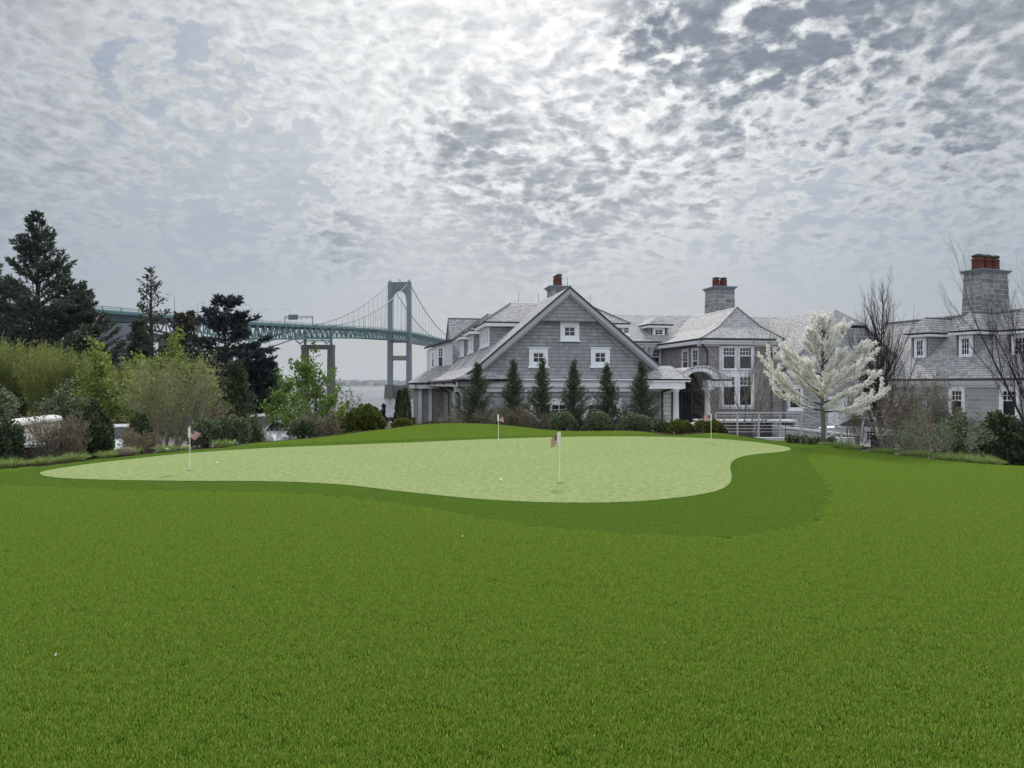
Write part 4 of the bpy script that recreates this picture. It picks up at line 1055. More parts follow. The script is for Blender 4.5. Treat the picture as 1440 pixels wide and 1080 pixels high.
def tower(t0, name):
    tb = SEA+1; base = SEA+13.2; top = CAMZ+108.3; dk = deckz(t0)
    for s in (-HS, HS):
        mb = BR()
        def leg(z0, z1, w0, w1, l0, l1):
            A = [bp(t0+a*l0/2, s+b*w0/2, z0) for a, b in ((-1,-1),(-1,1),(1,1),(1,-1))]; B = [bp(t0+a*l1/2, s+b*w1/2, z1) for a, b in ((-1,-1),(-1,1),(1,1),(1,-1))]
            mb.hexa(A, B)
        leg(base, dk-9, 4.7, 4.6, 6.5, 6); leg(dk-9, top, 4.4, 3.9, 5.6, 4.6)
        leg(top, top+1.5, 2.2, 1.4, 2.2, 1.4); leg(top+1.5, top+3.2, .5, .3, .5, .3)
        mb.build('tower_leg', M['brgrey'], bridge, uv=False)
    # arched portal with fluted face
    mb = BR(); n = 18; hw = HS-2.0; zs = CAMZ+88; zap = CAMZ+98.6; zt = top-.4
    def arch(x):
        k = abs(x)/hw; return zs+(zap-zs)*(1-k**2.1)**.62 if k < 1 else CAMZ+84
    xs = [-hw+2*hw*i/n for i in range(n+1)]
    for x0, x1 in zip(xs, xs[1:]):
        for tt, m_ in ((-1.9, 1), (1.9, -1)):
            pass
        lo = [bp(t0-1.9, x0, arch(x0)), bp(t0-1.9, x1, arch(x1)), bp(t0+1.9, x1, arch(x1)), bp(t0+1.9, x0, arch(x0))]
        hi = [bp(t0-1.9, x0, zt), bp(t0-1.9, x1, zt), bp(t0+1.9, x1, zt), bp(t0+1.9, x0, zt)]
        mb.hexa(lo, hi)
        for q in (-2.15, 2.15):
            mb.beam(bp(t0+q, x0, arch(x0)+.3), bp(t0+q, x0, zt), .35, .35)
    mb.build('tower_arch', M['brgrey'], bridge, 'arched portal at the top of the tower', uv=False)
    mb = BR()
    A = bp(t0, -3, zt); mb.bar(bp(t0, -1.6, zt), bp(t0, 0, zt+3.2), .25, 5); mb.bar(bp(t0, 1.6, zt), bp(t0, 0, zt+3.2), .25, 5); mb.bar(bp(t0, -1.0, zt+1.4), bp(t0, 1.0, zt+1.4), .2, 5)
    mb.build('tower_finial', M['brgrey'], bridge, uv=False)
    for z0, z1, nm, mt in ((dk-11.2, dk-9.2, 'cross_beam', 'brgrey'), (CAMZ+25.5, CAMZ+30.5, 'cross_beam', 'pinkconc')):
        mb = BR(); mb.beam(bp(t0, -HS+2.2, (z0+z1)/2), bp(t0, HS-2.2, (z0+z1)/2), 3.2, z1-z0)
        if mt == 'pinkconc':
            for i in range(5): mb.beam(bp(t0+1.8, -6+3*i, z0), bp(t0+1.8, -6+3*i, z1), .3, .3)
        mb.build(nm, M[mt], bridge, uv=False)
    mb = BR()
    for s in (-HS, HS):
        mb.hexa([bp(t0+a*8, s+b*4.6, SEA-3) for a, b in ((-1,-1),(-1,1),(1,1),(1,-1))], [bp(t0+a*6.5, s+b*3.8, base+.2) for a, b in ((-1,-1),(-1,1),(1,1),(1,-1))])
    mb.beam(bp(t0, -HS+3.4, SEA+8.2), bp(t0, HS-3.4, SEA+8.2), 7, 9)
    mb.build('tower_pier', M['greyconc'], bridge, 'concrete pier of the tower standing in the water', uv=False)
tower(0, 'near'); tower(-488, 'far')
# decks
def deck_strip(t0, t1, step, name, mat, zo, zt, s0, s1, par):
    mb = BR(); ts = np.arange(t0, t1+.1, step)
    for a, b in zip(ts, ts[1:]):
        za, zb = deckz(a), deckz(b)
        mb.hexa([bp(a, s0, za+zo), bp(a, s1, za+zo), bp(b, s1, zb+zo), bp(b, s0, zb+zo)][::-1], [bp(a, s0, za+zt), bp(a, s1, za+zt), bp(b, s1, zb+zt), bp(b, s0, zb+zt)][::-1])
    return mb.build(name, M[mat], par, uv=False)
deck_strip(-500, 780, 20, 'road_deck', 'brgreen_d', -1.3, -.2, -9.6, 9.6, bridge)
def truss(t0, t1, pan, s, dep, name, kind, r=.42, sh=None):
    mb = BR(); n = int(round((t1-t0)/pan))
    for i in range(n):
        a = t0+i*pan; b = a+pan; m_ = (a+b)/2
        da = dep(a); db = dep(b); dm = dep(m_)
        ta, tb_, tm = bp(a, s, deckz(a)-.5), bp(b, s, deckz(b)-.5), bp(m_, s, deckz(m_)-.5)
        ba, bb, bm = bp(a, s, deckz(a)-da), bp(b, s, deckz(b)-db), bp(m_, s, deckz(m_)-dm)
        mb.beam(ta, tb_, .8, 1.0); mb.beam(ba, bb, .8, .9)
        mb.beam(ta, ba, .5, .5)
        if kind == 'warren': mb.beam(ba, tm, .55, .55); mb.beam(tm, bb, .55, .55); mb.beam(tm, bm, .35, .35)
        else: mb.beam(ta, bm, .55, .55); mb.beam(bm, tb_, .55, .55)
    return mb.build(name, M['brgreen'], bridge, uv=False)
sdep = lambda t: 8.3
for s in (-HS, HS):
    truss(-488, 0-3, 12.125*4/4, s, sdep, 'stiffening_truss', 'warren'); truss(3, 225, 11.1, s, sdep, 'stiffening_truss', 'warren')
    truss(226, 366, 10, s, lambda t: 9.2+3.2*max(0, 1-abs(t-343)/22), 'approach_truss', 'x')
    truss(366, 436, 10, s, lambda t: 9.2-4.5*max(0, (t-380)/60), 'approach_truss', 'x')
    mb = BR()
    for a in range(-488, 780, 12):
        mb.beam(bp(a, s*1.02, deckz(a)-.2), bp(a, s*1.02, deckz(a)+1.5), .3, .3)
    ts = list(range(-488, 785, 24))
    for a, b in zip(ts, ts[1:]):
        for h in (.1, .8, 1.5): mb.beam(bp(a, s*1.02, deckz(a)+h), bp(b, s*1.02, deckz(b)+h), .22, .22 if h else .5)
        mb.beam(bp(a, s*1.03, deckz(a)-.7), bp(b, s*1.03, deckz(b)-.7), .3, 1.2)
    mb.build('parapet', M['brgreen'], bridge, uv=False)
    # plate girders of the land approach
    mb = BR()
    for a in range(436, 776, 20):
        mb.beam(bp(a, s*.8, deckz(a)-2.6), bp(a+20, s*.8, deckz(a+20)-2.6), .8, 3.2)
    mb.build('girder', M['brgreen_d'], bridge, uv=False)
# floor and cross bracing of the trusses
mb = BR()
for a in range(-480, 440, 12):
    mb.beam(bp(a, -HS, deckz(a)-1.6), bp(a, HS, deckz(a)-1.6), .6, 1.2); d = 8.3 if a < 226 else 9.2
    if a < 200: mb.beam(bp(a, -HS, deckz(a)-d), bp(a, HS, deckz(a)-d), .3, .3)
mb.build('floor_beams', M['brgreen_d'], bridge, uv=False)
# cables and suspenders
TOPZ = CAMZ+108.0
def cz(t):
    if t < 0:
        k = (t+244)/244; low = deckz(-244)+3; return low+(TOPZ-low)*k*k
    zl_ = deckz(226)+.5; k = t/226
    return TOPZ+(zl_-TOPZ)*k-14.5*4*k*(1-k)*.62
for s in (-HS, HS):
    mb = BR(); ts = list(np.linspace(-488, 0, 50))+list(np.linspace(0, 226, 26))[1:]
    for a, b in zip(ts, ts[1:]): mb.bar(bp(a, s, cz(a)), bp(b, s, cz(b)), .42, 6)
    mb.bar(bp(226, s, cz(226)), bp(368, s, CAMZ+15.0), .4, 6)
    mb.build('main_cable', M['cable'], bridge, uv=False)
    for t in [14.5*i for i in range(1, 15)]+[-14.5*i for i in range(1, 31)]:
        if cz(t)-deckz(t) < 1: continue
        mb = BR(); mb.bar(bp(t, s, deckz(t)), bp(t, s, cz(t)), .16, 4); mb.build('suspender', M['cable'], bridge, uv=False)
# piers
def pier(t, wleg, top, cap, label, brace=True, mat='greyconc', s_=HS):
    mb = BR()
    for s in (-s_, s_):
        mb.hexa([bp(t+a*wleg*.7, s+b*wleg*.6, -16) for a, b in ((-1,-1),(-1,1),(1,1),(1,-1))], [bp(t+a*wleg*.5, s+b*wleg*.5, top) for a, b in ((-1,-1),(-1,1),(1,1),(1,-1))])
    mb.beam(bp(t, -s_-wleg*.55, top+cap/2), bp(t, s_+wleg*.55, top+cap/2), wleg*1.1, cap)
    if brace: mb.beam(bp(t, -s_, CAMZ-9), bp(t, s_, CAMZ-9), wleg*.8, 3)
    mb.build('pier', M[mat], bridge, label, uv=False)
pier(226, 4.3, CAMZ+26.5, 3.4, 'tall two legged concrete pier behind the leafy tree')
mb = BR()
for s in (-HS, HS):
    mb.beam(bp(226, s, CAMZ+29.9), bp(226, s, deckz(226)), 1.7, 1.7); mb.beam(bp(236, s, CAMZ+29.9), bp(226, s, CAMZ+34.0), .6, .6); mb.beam(bp(236, s, CAMZ+30.5), bp(246, s, deckz(246)-9), .6, .6)
mb.beam(bp(226, -HS, CAMZ+33), bp(226, HS, CAMZ+33), .8, .8)
mb.build('cable_bent', M['brgreen'], bridge, uv=False)
pier(343, 4.6, CAMZ+19.5, 2.6, 'anchorage pier beside the dark cedar')
pier(440, 4.0, CAMZ+20, 3.5, None, False); pier(478, 4.0, CAMZ+20.5, 3.6, None, False, 'pinkconc'); pier(560, 4, CAMZ+17, 3, None, False); pier(640, 4, CAMZ+12, 3, None, False)
mb = BR(); t = 488
mb.beam(bp(t-6, 9.3, deckz(t)-3.2), bp(t+6, 9.3, deckz(t)-3.2), 1.2, 6); mb.build('pier_head', M['pinkconc'], bridge, 'pale concrete pier head above the slate roof', uv=False)
# lamps
def lamp(t, s, arm):
    mb = BR(); z = deckz(t); mb.bar(bp(t, s, z), bp(t, s, z+9.2), .16, 5, r2=.09)
    p0 = bp(t, s, z+9.2)
    for i in range(5):
        p1 = bp(t, s+arm*(i+1)*.62, z+9.2+1.1*math.sin((i+1)/5*1.6)); mb.bar(p0, p1, .08, 4); p0 = p1
    mb.beam(p0, bp(t, s+arm*4.2, z+10.2), .5, .25)
    mb.build('street_lamp', M['cable'], bridge, 'lamp post on the bridge deck', uv=False)
for t, s, a in ((432, HS, -1), (376, -HS, 1), (354, HS, -1), (300, HS, -1), (297, -HS, 1), (466, -HS, 1), (120, -HS, 1), (90, HS, -1), (150, HS, -1), (60, -HS, 1), (30, -HS, 1), (-40, -HS, 1)): lamp(t, s, a)
# sign gantry
mb = BR(); t = 262; z = deckz(t)
for s in (-HS, HS): mb.beam(bp(t, s, z), bp(t, s, z+6.8), .5, .5)
for h in (6.8, 5.6): mb.beam(bp(t, -HS, z+h), bp(t, HS, z+h), .35, .35)
for i in range(10): mb.beam(bp(t, -HS+i*2.04, z+5.6), bp(t, -HS+(i+1)*2.04, z+6.8), .2, .2)
for s in (-6, 2, 6): mb.beam(bp(t, s, z+5.6), bp(t, s, z+4.3), .35, .35)
mb.build('sign_gantry', M['cable'], bridge, 'gantry over the bridge deck', uv=False)
mb = BR(); mb.beam(bp(t-.4, -7.8, z+6.2), bp(t-.4, -.8, z+6.2), .3, 3.6)
mb.build('road_sign', simple('dull sign back', S((84,104,112)), .7), bridge, uv=False)
# a few vehicles on the deck seen over the parapet are left out: too small to read
# ---------------------------------------------------------------- plants
def tubes(lines, sides=4):
    """lines = [(points (k,3), radii (k,))] -> V, F"""
    groups = {}
    for p, r in lines: groups.setdefault(len(p), []).append((p, r))
    Vs = []; Fs = []; off = 0
    for k, L in groups.items():
        Pp = np.array([a for a, _ in L]); Rr = np.array([b for _, b in L]); B = len(L)
        T_ = np.gradient(Pp, axis=1); T_ /= np.linalg.norm(T_, axis=2)[..., None]+1e-9
        ref = np.where(np.abs(T_[..., 2:3]) < .9, np.array([0, 0, 1.]), np.array([1., 0, 0]))
        u = np.cross(T_, ref); u /= np.linalg.norm(u, axis=2)[..., None]+1e-9; w = np.cross(T_, u)
        a = np.arange(sides)*2*np.pi/sides
        ring = Pp[:, :, None, :]+Rr[:, :, None, None]*(u[:, :, None, :]*np.cos(a)[None, None, :, None]+w[:, :, None, :]*np.sin(a)[None, None, :, None])
        Vs.append(ring.reshape(-1, 3))
        b, i, j = np.meshgrid(np.arange(B), np.arange(k-1), np.arange(sides), indexing='ij')
        base = b*k*sides+off
        q = np.stack([base+i*sides+j, base+i*sides+(j+1) % sides, base+(i+1)*sides+(j+1) % sides, base+(i+1)*sides+j], -1)
        Fs.append(q.reshape(-1, 4)); off += B*k*sides
    return np.concatenate(Vs), np.concatenate(Fs)
def unit(v): return v/(np.linalg.norm(v)+1e-9)
def perp(d, rng):
    a = np.cross(d, rng.normal(size=3)); return unit(a)
class Grow:
    """branching skeleton"""
    def __init__(s, seed): s.rng = np.random.default_rng(seed); s.lines = {0: [], 1: [], 2: [], 3: [], 4: []}; s.tips = []; s.along = []
    def branch(s, p, d, L, r, lvl, spec, maxl):
        rng = s.rng; sp = spec[lvl]; n = sp.get('n', 5)
        pts = [np.array(p, float)]; dirs = []
        dd = unit(np.array(d, float))
        for i in range(n):
            dd = unit(dd+rng.normal(size=3)*sp.get('wander', .12)+np.array([0, 0, sp.get('up', 0)]))
            pts.append(pts[-1]+dd*L/n); dirs.append(dd)
        t = np.linspace(0, 1, n+1); rad = r*(1-t*sp.get('taper', .75))
        s.lines[lvl].append((np.array(pts), rad))
        if lvl >= maxl:
            s.tips.append((pts[-1], dd)); s.along.append((np.array(pts), lvl)); return
        if sp.get('leafy'): s.along.append((np.array(pts), lvl))
        k = sp['kids']; k = int(k*(.8+.4*rng.random())+.5)
        for j in range(k):
            f = sp.get('start', .25)+(1-sp.get('start', .25))*(j+rng.random())/k
            x = f*n; i = min(int(x), n-1); q = pts[i]+(pts[i+1]-pts[i])*(x-i)
            ax = perp(dirs[i], rng); an = sp['ang']*(.75+.5*rng.random())
            nd = unit(dirs[i]*math.cos(an)+ax*math.sin(an))
            nl = L*sp['len']*(.7+.6*rng.random())*(1-sp.get('short', .45)*f)
            s.branch(q, nd, nl, max(rad[i]*sp.get('rr', .55), .002), lvl+1, spec, maxl)
        s.branch(pts[-1], dd, L*sp.get('cont', .35), rad[-1], lvl+1, spec, maxl) if sp.get('cont', .35) else None
    def wood(s, lv, sides, thin=1.0):
        L = [x for l in lv for x in s.lines[l]]
        return tubes([(p, r*thin) for p, r in L], sides)
    def leaf_points(s, per, spread):
        rng = s.rng; out = []
        for pts, lvl in s.along:
            k = max(1, int(per*np.linalg.norm(pts[-1]-pts[0])+rng.random()))
            t = rng.random(k)*(len(pts)-1); i = np.minimum(t.astype(int), len(pts)-2); f = (t-i)[:, None]
            out.append(pts[i]*(1-f)+pts[i+1]*f)
        P_ = np.concatenate(out); return P_+rng.normal(size=P_.shape)*spread
def strips(p, d, length, width, rng, jit=.25):
    """long thin leaves/needle sprays from p along d"""
    n = len(p); d = d+rng.normal(size=(n, 3))*jit; d /= np.linalg.norm(d, axis=1)[:, None]+1e-9
    s = np.cross(d, rng.normal(size=(n, 3))); s /= np.linalg.norm(s, axis=1)[:, None]+1e-9
    L = (length*rng.uniform(.6, 1.3, n))[:, None]; W = (width*rng.uniform(.7, 1.3, n))[:, None]
    V = np.stack([p-s*W*.3, p+d*L*.5-s*W*.5, p+d*L, p+d*L*.5+s*W*.5], 1).reshape(-1, 3)
    return V, np.arange(n*4).reshape(-1, 4)
def plant(name, label, cat, loc, parts, group=None, rz=0, scale=None):
    root = empty(name, loc, label, cat, group, rz)
    if scale: root.scale = (scale,)*3 if not hasattr(scale, '__len__') else scale
    for pn, (V, F), mat, sm in parts:
        link(pn, mesh_np(pn, V, F, mat, sm), root)
    return root
def at(px, Y, dz=0.0):
    x = (px-720)/FPX*Y; return (x, Y, H(x, Y)+dz)
def ztop(py, Y): return CAMZ+(HOR-py)/FPX*Y

# spire conifer (the six in front of the gable)
def spire(seed, h, w):
    rng = np.random.default_rng(seed)
    trunk = [(np.array([[0, 0, -.1], [.02, 0, h*.5], [rng.normal()*.03, rng.normal()*.03, h*.98]]), np.array([.05, .035, .008]))]
    br = []; P_ = []; D_ = []
    n = int(h*62)
    for i in range(n):
        t = (i+rng.random())/n; z = h*(.03+.95*t)
        prof = (1-t)**.95*(.7+.3*min(1, t/.1))*w*(.5+.65*rng.random())+.05
        if rng.random() < .06: prof *= 1.3
        a = rng.random()*6.283; up = .55+.5*t
        d = unit(np.array([math.cos(a), math.sin(a), up])); b = np.array([0, 0, z-prof*up*.5*.6])
        L = prof; pts = np.array([b, b+d*L*.5+[0, 0, -.01], b+d*L+np.array([0, 0, L*.12])])
        br.append((pts, np.array([.010, .007, .003])))
        m = int(12+L*74)
        f = .1+.9*rng.random(m)[:, None]; q = b+d*L*f
        sd = rng.normal(size=(m, 3))*np.array([.05, .05, .04])
        P_.append(q+sd); D_.append(np.repeat(d[None], m, 0)+np.array([0, 0, .35]))
    P_ = np.concatenate(P_); D_ = np.concatenate(D_)
    V1, F1 = strips(P_, D_, .095, .026, rng, .6)
    return ('trunk', tubes(trunk, 6), M['bark_dark'], True), ('branches', tubes(br, 3), M['bark'], True), ('foliage', (V1, F1), M['needle_green'], False)
GR = 'narrow conifers planted along the gable wall'
sp_px = [(671, 510, .60, 30.6), (722, 506, .42, 30.6), (762, 504, .42, 30.4), (808, 507, .44, 30.2), (854, 511, .44, 30.2), (902, 508, .5, 30.4)]
lab = ['narrow conifer at the left end of the row, broadest, beside the left porch', 'slim conifer second from left, left of the left gable window', 'slim conifer right under the left gable window',
       'slim conifer in the middle of the gable wall between the two lower windows', 'slim conifer under the right gable window', 'bushy conifer at the right end of the row, beside the porch']
protos = []
for k, (px_, py_, w_, Y) in enumerate(sp_px):
    base = at(px_, Y); h_ = ztop(py_, Y)-base[2]
    plant('conifer_tree', lab[k], 'conifer', base, spire(20+k, h_, w_*2.9), GR, rz=k)

# big dark conifers at the left
def bigconifer(seed, h, w, whorls, mat, droop=.1, density=1.0, rise=.25, bare=.0, taper=1.0, spray=(.34, .13), gaps=.0, per=9):
    rng = np.random.default_rng(seed)
    trunk = [(np.array([[0, 0, -.5], [.1, 0, h*.3], [.0, .1, h*.65], [0, 0, h]]), np.array([h*.022, h*.017, h*.009, .02]))]
    br = []; P_ = []; D_ = []
    for i in range(whorls):
        t = (i+.5*rng.random())/whorls
        if t < bare: continue
        z = h*t; R0 = w*(1-t)**taper*(.75+.25*min(1, t/.2))
        for k in range(per):
            if rng.random() < gaps: continue
            a = rng.random()*6.283; L = R0*(.55+.6*rng.random())+.15
            rr = rise*(1 if t > .5 else .6)+t*.55
            d = unit(np.array([math.cos(a), math.sin(a), rr+rng.normal()*.12])); n = 4
            pts = [np.array([0, 0, z])]
            for j in range(n):
                d = unit(d+np.array([0, 0, -droop*.5+(.16 if j == n-1 else 0)])+rng.normal(size=3)*.06); pts.append(pts[-1]+d*L/n)
            pts = np.array(pts); br.append((pts, np.linspace(.02+.012*L, .006, n+1)))
            m = int((6+L*26)*density)
            f = (.12+.88*np.sqrt(rng.random(m)))*n; j = np.minimum(f.astype(int), n-1); ff = (f-j)[:, None]
            q = pts[j]*(1-ff)+pts[j+1]*ff
            side = np.cross(pts[-1]-pts[0], [0, 0, 1.0]); side = unit(side)
            wid = (.30*L*(1-f/n*.65))[:, None]
            q = q+side*rng.uniform(-1, 1, (m, 1))*wid+rng.normal(size=(m, 3))*.05*np.array([1, 1, .8])
            P_.append(q); D_.append((pts[j+1]-pts[j])*4/L+side*rng.uniform(-.7, .7, (m, 1)))
    P_ = np.concatenate(P_); D_ = np.concatenate(D_)
    return ('trunk', tubes(trunk, 8), M['bark_dark'], True), ('branches', tubes(br, 4), M['bark_dark'], True), ('foliage', strips(P_, D_, spray[0], spray[1], rng, .5), M[mat], False)
def put(name, label, cat, px_, py_, Y, maker, group=None, sink=0.0, rz=0):
    b = at(px_, Y); h = ztop(py_, Y)-b[2]+sink
    return plant(name, label, cat, (b[0], b[1], b[2]-sink), maker(h), group, rz)
put('spruce_tree', 'tallest dark conifer at the left edge with ragged pointed top', 'conifer', 52, 300, 58, lambda h: bigconifer(1, h, 7.8, 34, 'needle_dark', .03, 1.0, .5, .03, .95, (.42, .13), .2))
put('spruce_tree', 'dark conifer cut by the left picture edge beside the tallest one', 'conifer', -12, 362, 60, lambda h: bigconifer(2, h, 5.6, 24, 'needle_dark', .03, .9, .45, .05, .95, (.42, .13), .15))
put('spruce_tree', 'broad lower dark conifer just right of the tallest conifer', 'conifer', 108, 404, 60, lambda h: bigconifer(3, h, 5.6, 24, 'needle_dark', .02, 1.2, .3, .02, .75, (.42, .15), .05))
put('pine_tree', 'thin open pine with see through crown standing before the bridge', 'pine', 212, 379, 56, lambda h: bigconifer(4, h, 2.9, 22, 'needle_brown', .0, .5, .6, .15, .6, (.26, .12), .45))
put('pine_tree', 'low dark narrow tree below the thin pine', 'evergreen', 196, 452, 54, lambda h: bigconifer(5, h, 1.9, 20, 'needle_dark', .0, 1.0, .7, .0, .7, (.34, .13), .1))
put('pine_tree', 'brownish open tree between the thin pine and the dark cedar', 'tree', 262, 446, 57, lambda h: bigconifer(6, h, 3.0, 20, 'needle_brown', .0, .9, .6, .05, .5, (.34, .14), .25))
put('cedar_tree', 'large blue black cedar with layered drooping branches before the bridge truss', 'cedar', 316, 417, 52, lambda h: bigconifer(7, h, 5.2, 17, 'needle_blue', .16, 1.4, .2, .03, .7, (.42, .15), .1, 8))
put('cedar_tree', 'smaller dark cedar at the foot of the large one beside the pier', 'cedar', 352, 500, 48, lambda h: bigconifer(8, h, 2.7, 14, 'needle_blue', .14, 1.5, .2, .0, .5, (.38, .15), .02, 10))
put('conifer_tree', 'slender green conifer between yellow leafed tree and dark cedar', 'conifer', 331, 511, 37, lambda h: bigconifer(9, h, 1.35, 22, 'needle_green', .05, 1.5, .25, .0, .8, (.2, .08), .02))
put('conifer_tree', 'dark narrow conifer just left of the leafy tree, far back', 'conifer', 384, 514, 60, lambda h: bigconifer(10, h, .9, 16, 'needle_dark', .0, 2.2, .8, .0, .6, (.3, .12), .0))
def columnar(seed, h, w, mat):
    rng = np.random.default_rng(seed); n = int(5200*w*h/1.5)
    t = rng.random(n); a = rng.random(n)*6.283; r = w*np.minimum(1, (1-t)**.55*1.05)*(.6+.4*np.sqrt(rng.random(n)))*(1+.12*np.sin(a*5+t*9))
    P_ = np.stack([r*np.cos(a), r*np.sin(a), t*h], 1); D_ = np.stack([np.cos(a)*.35, np.sin(a)*.35, np.ones(n)], 1)
    tr = [(np.array([[0, 0, -.2], [0, 0, h*.4], [0, 0, h*.8]]), np.array([.06, .05, .02]))]
    return ('trunk', tubes(tr, 6), M['bark_dark'], True), ('foliage', strips(P_, D_, .13, .05, rng, .35), M[mat], False)
put('arborvitae', 'dark green columnar evergreen touching the left porch', 'evergreen', 570, 548, 33, lambda h: columnar(31, h, .36, 'leaf_dark'), 'columnar evergreens by the left porch')
put('arborvitae', 'brownish columnar evergreen between statue and left porch', 'evergreen', 562, 551, 33.6, lambda h: columnar(32, h, .32, 'needle_brown'), 'columnar evergreens by the left porch')

# deciduous trees
def decid(seed, h, spec, mat, bark, n0=1, spread=.5, trunkh=.2, r0=.06, per=14, leaf=.09, ls=.08, maxl=3, lean=0, thin=1, leafup=.3, lines_mat=None, fork=0):
    g = Grow(seed); rng = g.rng
    for k in range(n0):
        a = k*6.283/n0+rng.random()*.8; sp = spread*(.5+.5*rng.random()) if n0 > 1 else lean
        d = unit(np.array([math.cos(a)*sp, math.sin(a)*sp, 1.0]))
        p = np.array([math.cos(a), math.sin(a), 0])*(.05 if n0 > 1 else 0)+np.array([0, 0, -.15])
        g.branch(p, d, h*(.62 if n0 == 1 else .62)*(.8+.35*rng.random() if n0 > 1 else 1), r0, 0, spec, maxl)
    zmax = float(np.percentile([p[-1, 2] for l in g.lines.values() for p, r in l], 99.5 if n0 == 1 else 98)); f = h/zmax
    for l in g.lines:
        g.lines[l] = [(p*f, r) for p, r in g.lines[l]]
    g.along = [(p*f, l) for p, l in g.along]
    parts = [('trunk', g.wood([0], 7), M[bark], True), ('branches', g.wood(list(range(1, maxl+1)), 3, thin), M[lines_mat or bark], True)]
    if mat:
        lp = g.leaf_points(per, ls); parts.append(('leaves', quads(lp, leaf, rng, 1.25), M[mat], False))
    return parts
LEAFY = [dict(n=6, wander=.06, up=.03, kids=22, start=.12, ang=.9, len=.5, short=.55, rr=.4, cont=.3), dict(n=5, wander=.12, up=.07, kids=7, start=.15, ang=.65, len=.45, rr=.5), dict(n=4, wander=.18, up=.03, kids=4, start=.1, ang=.7, len=.5, rr=.55, leafy=1), dict(n=3, wander=.2, up=.02)]
CROWN = [dict(n=8, wander=.02, up=.03, kids=36, start=.13, ang=.6, len=.52, short=.62, rr=.4, taper=.85, cont=.15), dict(n=6, wander=.05, up=.17, kids=9, start=.12, ang=.4, len=.45, rr=.5, cont=.3), dict(n=5, wander=.07, up=.1, kids=5, start=.1, ang=.45, len=.5, rr=.6, cont=.3), dict(n=4, wander=.08, up=.05)]
UPR = [dict(n=6, wander=.035, up=.05, kids=11, start=.15, ang=.38, len=.62, short=.35, rr=.5, taper=.7, cont=.4), dict(n=6, wander=.05, up=.10, kids=8, start=.15, ang=.4, len=.5, rr=.5, cont=.3), dict(n=5, wander=.07, up=.08, kids=6, start=.15, ang=.45, len=.5, rr=.55, cont=.3), dict(n=4, wander=.08, up=.05)]
VASE = [dict(n=6, wander=.05, up=.05, kids=7, start=.2, ang=.45, len=.75, short=.35, rr=.55, taper=.6, cont=.5), dict(n=6, wander=.07, up=.10, kids=7, start=.2, ang=.42, len=.55, rr=.5, cont=.3), dict(n=5, wander=.09, up=.07, kids=6, start=.15, ang=.5, len=.5, rr=.5, cont=.3), dict(n=4, wander=.1, up=.05)]
put('leafy_tree', 'spring green tree left of the big bare shrub, below the slate roof', 'tree', 155, 481, 35, lambda h: decid(41, h, LEAFY, 'leaf_yellow', 'bark', r0=.09, per=44, leaf=.095, ls=.13))
put('leafy_tree', 'bright yellow green tree rising behind the big bare shrub', 'tree', 250, 468, 36, lambda h: decid(42, h, LEAFY, 'leaf_yellow', 'bark', r0=.1, per=38, leaf=.095, ls=.13))
put('leafy_tree', 'yellow green tree tucked between bare shrub and slender conifer', 'tree', 292, 512, 38, lambda h: decid(43, h, LEAFY, 'leaf_yellow', 'bark', r0=.08, per=48, leaf=.095, ls=.13))
put('leafy_tree', 'small thinly leafed tree left of the tall leafy tree by the pier', 'tree', 396, 522, 36, lambda h: decid(44, h, LEAFY, 'leaf_fresh', 'bark', r0=.06, per=16, leaf=.10, ls=.10))
put('leafy_tree', 'tall open leafy tree in front of the two legged bridge pier', 'tree', 447, 488, 32, lambda h: decid(45, h, LEAFY, 'leaf_fresh', 'bark_dark', r0=.06, per=20, leaf=.09, ls=.09))
put('leafy_tree', 'low leafy tree right of the pier by the golden shrub', 'tree', 482, 570, 31, lambda h: decid(46, h, LEAFY, 'leaf_yellow', 'bark', r0=.04, per=40, leaf=.08, ls=.06))
put('leafy_tree', 'small green tree at the far left behind the stone wall', 'tree', 12, 548, 30, lambda h: decid(47, h, LEAFY, 'leaf_box', 'bark', r0=.06, per=46, leaf=.08, ls=.1))
put('leafy_tree', 'dull green tree behind the stone wall, left of the dark round shrub', 'tree', 82, 540, 31, lambda h: decid(48, h, LEAFY, 'leaf_box', 'bark', r0=.06, per=40, leaf=.08, ls=.1))
put('sapling', 'small bare sapling against the water beside the pier', 'sapling', 493, 548, 33, lambda h: decid(49, h, LEAFY, 'leaf_bronze', 'bark', r0=.025, per=7, leaf=.05, ls=.03))
# big twiggy multi-stem shrub with a veil of pale buds
MULTI = [dict(n=6, wander=.07, up=.03, kids=8, start=.2, ang=.45, len=.6, short=.4, rr=.55, taper=.7, cont=.35), dict(n=5, wander=.1, up=.06, kids=6, start=.15, ang=.5, len=.55, rr=.5, cont=.3), dict(n=4, wander=.12, up=.04, kids=5, start=.1, ang=.55, len=.5, rr=.5, cont=.3), dict(n=3, wander=.12, up=.03)]
put('bare_shrub', 'large pale multi stemmed shrub with budding twigs behind the left flag', 'shrub', 236, 503, 26, lambda h: decid(50, h, MULTI, 'leaf_olive', 'bark_pale', n0=14, spread=.6, r0=.035, per=6, leaf=.045, ls=.05, thin=1.1, lines_mat='bark_pale'))
put('bare_shrub', 'twiggy multi stemmed tree just right of the large budding shrub', 'shrub', 283, 538, 28, lambda h: decid(51, h, MULTI, 'leaf_bronze', 'bark', n0=8, spread=.5, r0=.03, per=7, leaf=.05, ls=.05, thin=1.1))
put('bare_shrub', 'dry brown shrub in front of the left stone wall', 'shrub', 84, 585, 18.6, lambda h: decid(52, h, MULTI, 'leaf_bronze', 'bark_pale', n0=13, spread=.4, r0=.016, per=3, leaf=.035, ls=.03, thin=1.5))
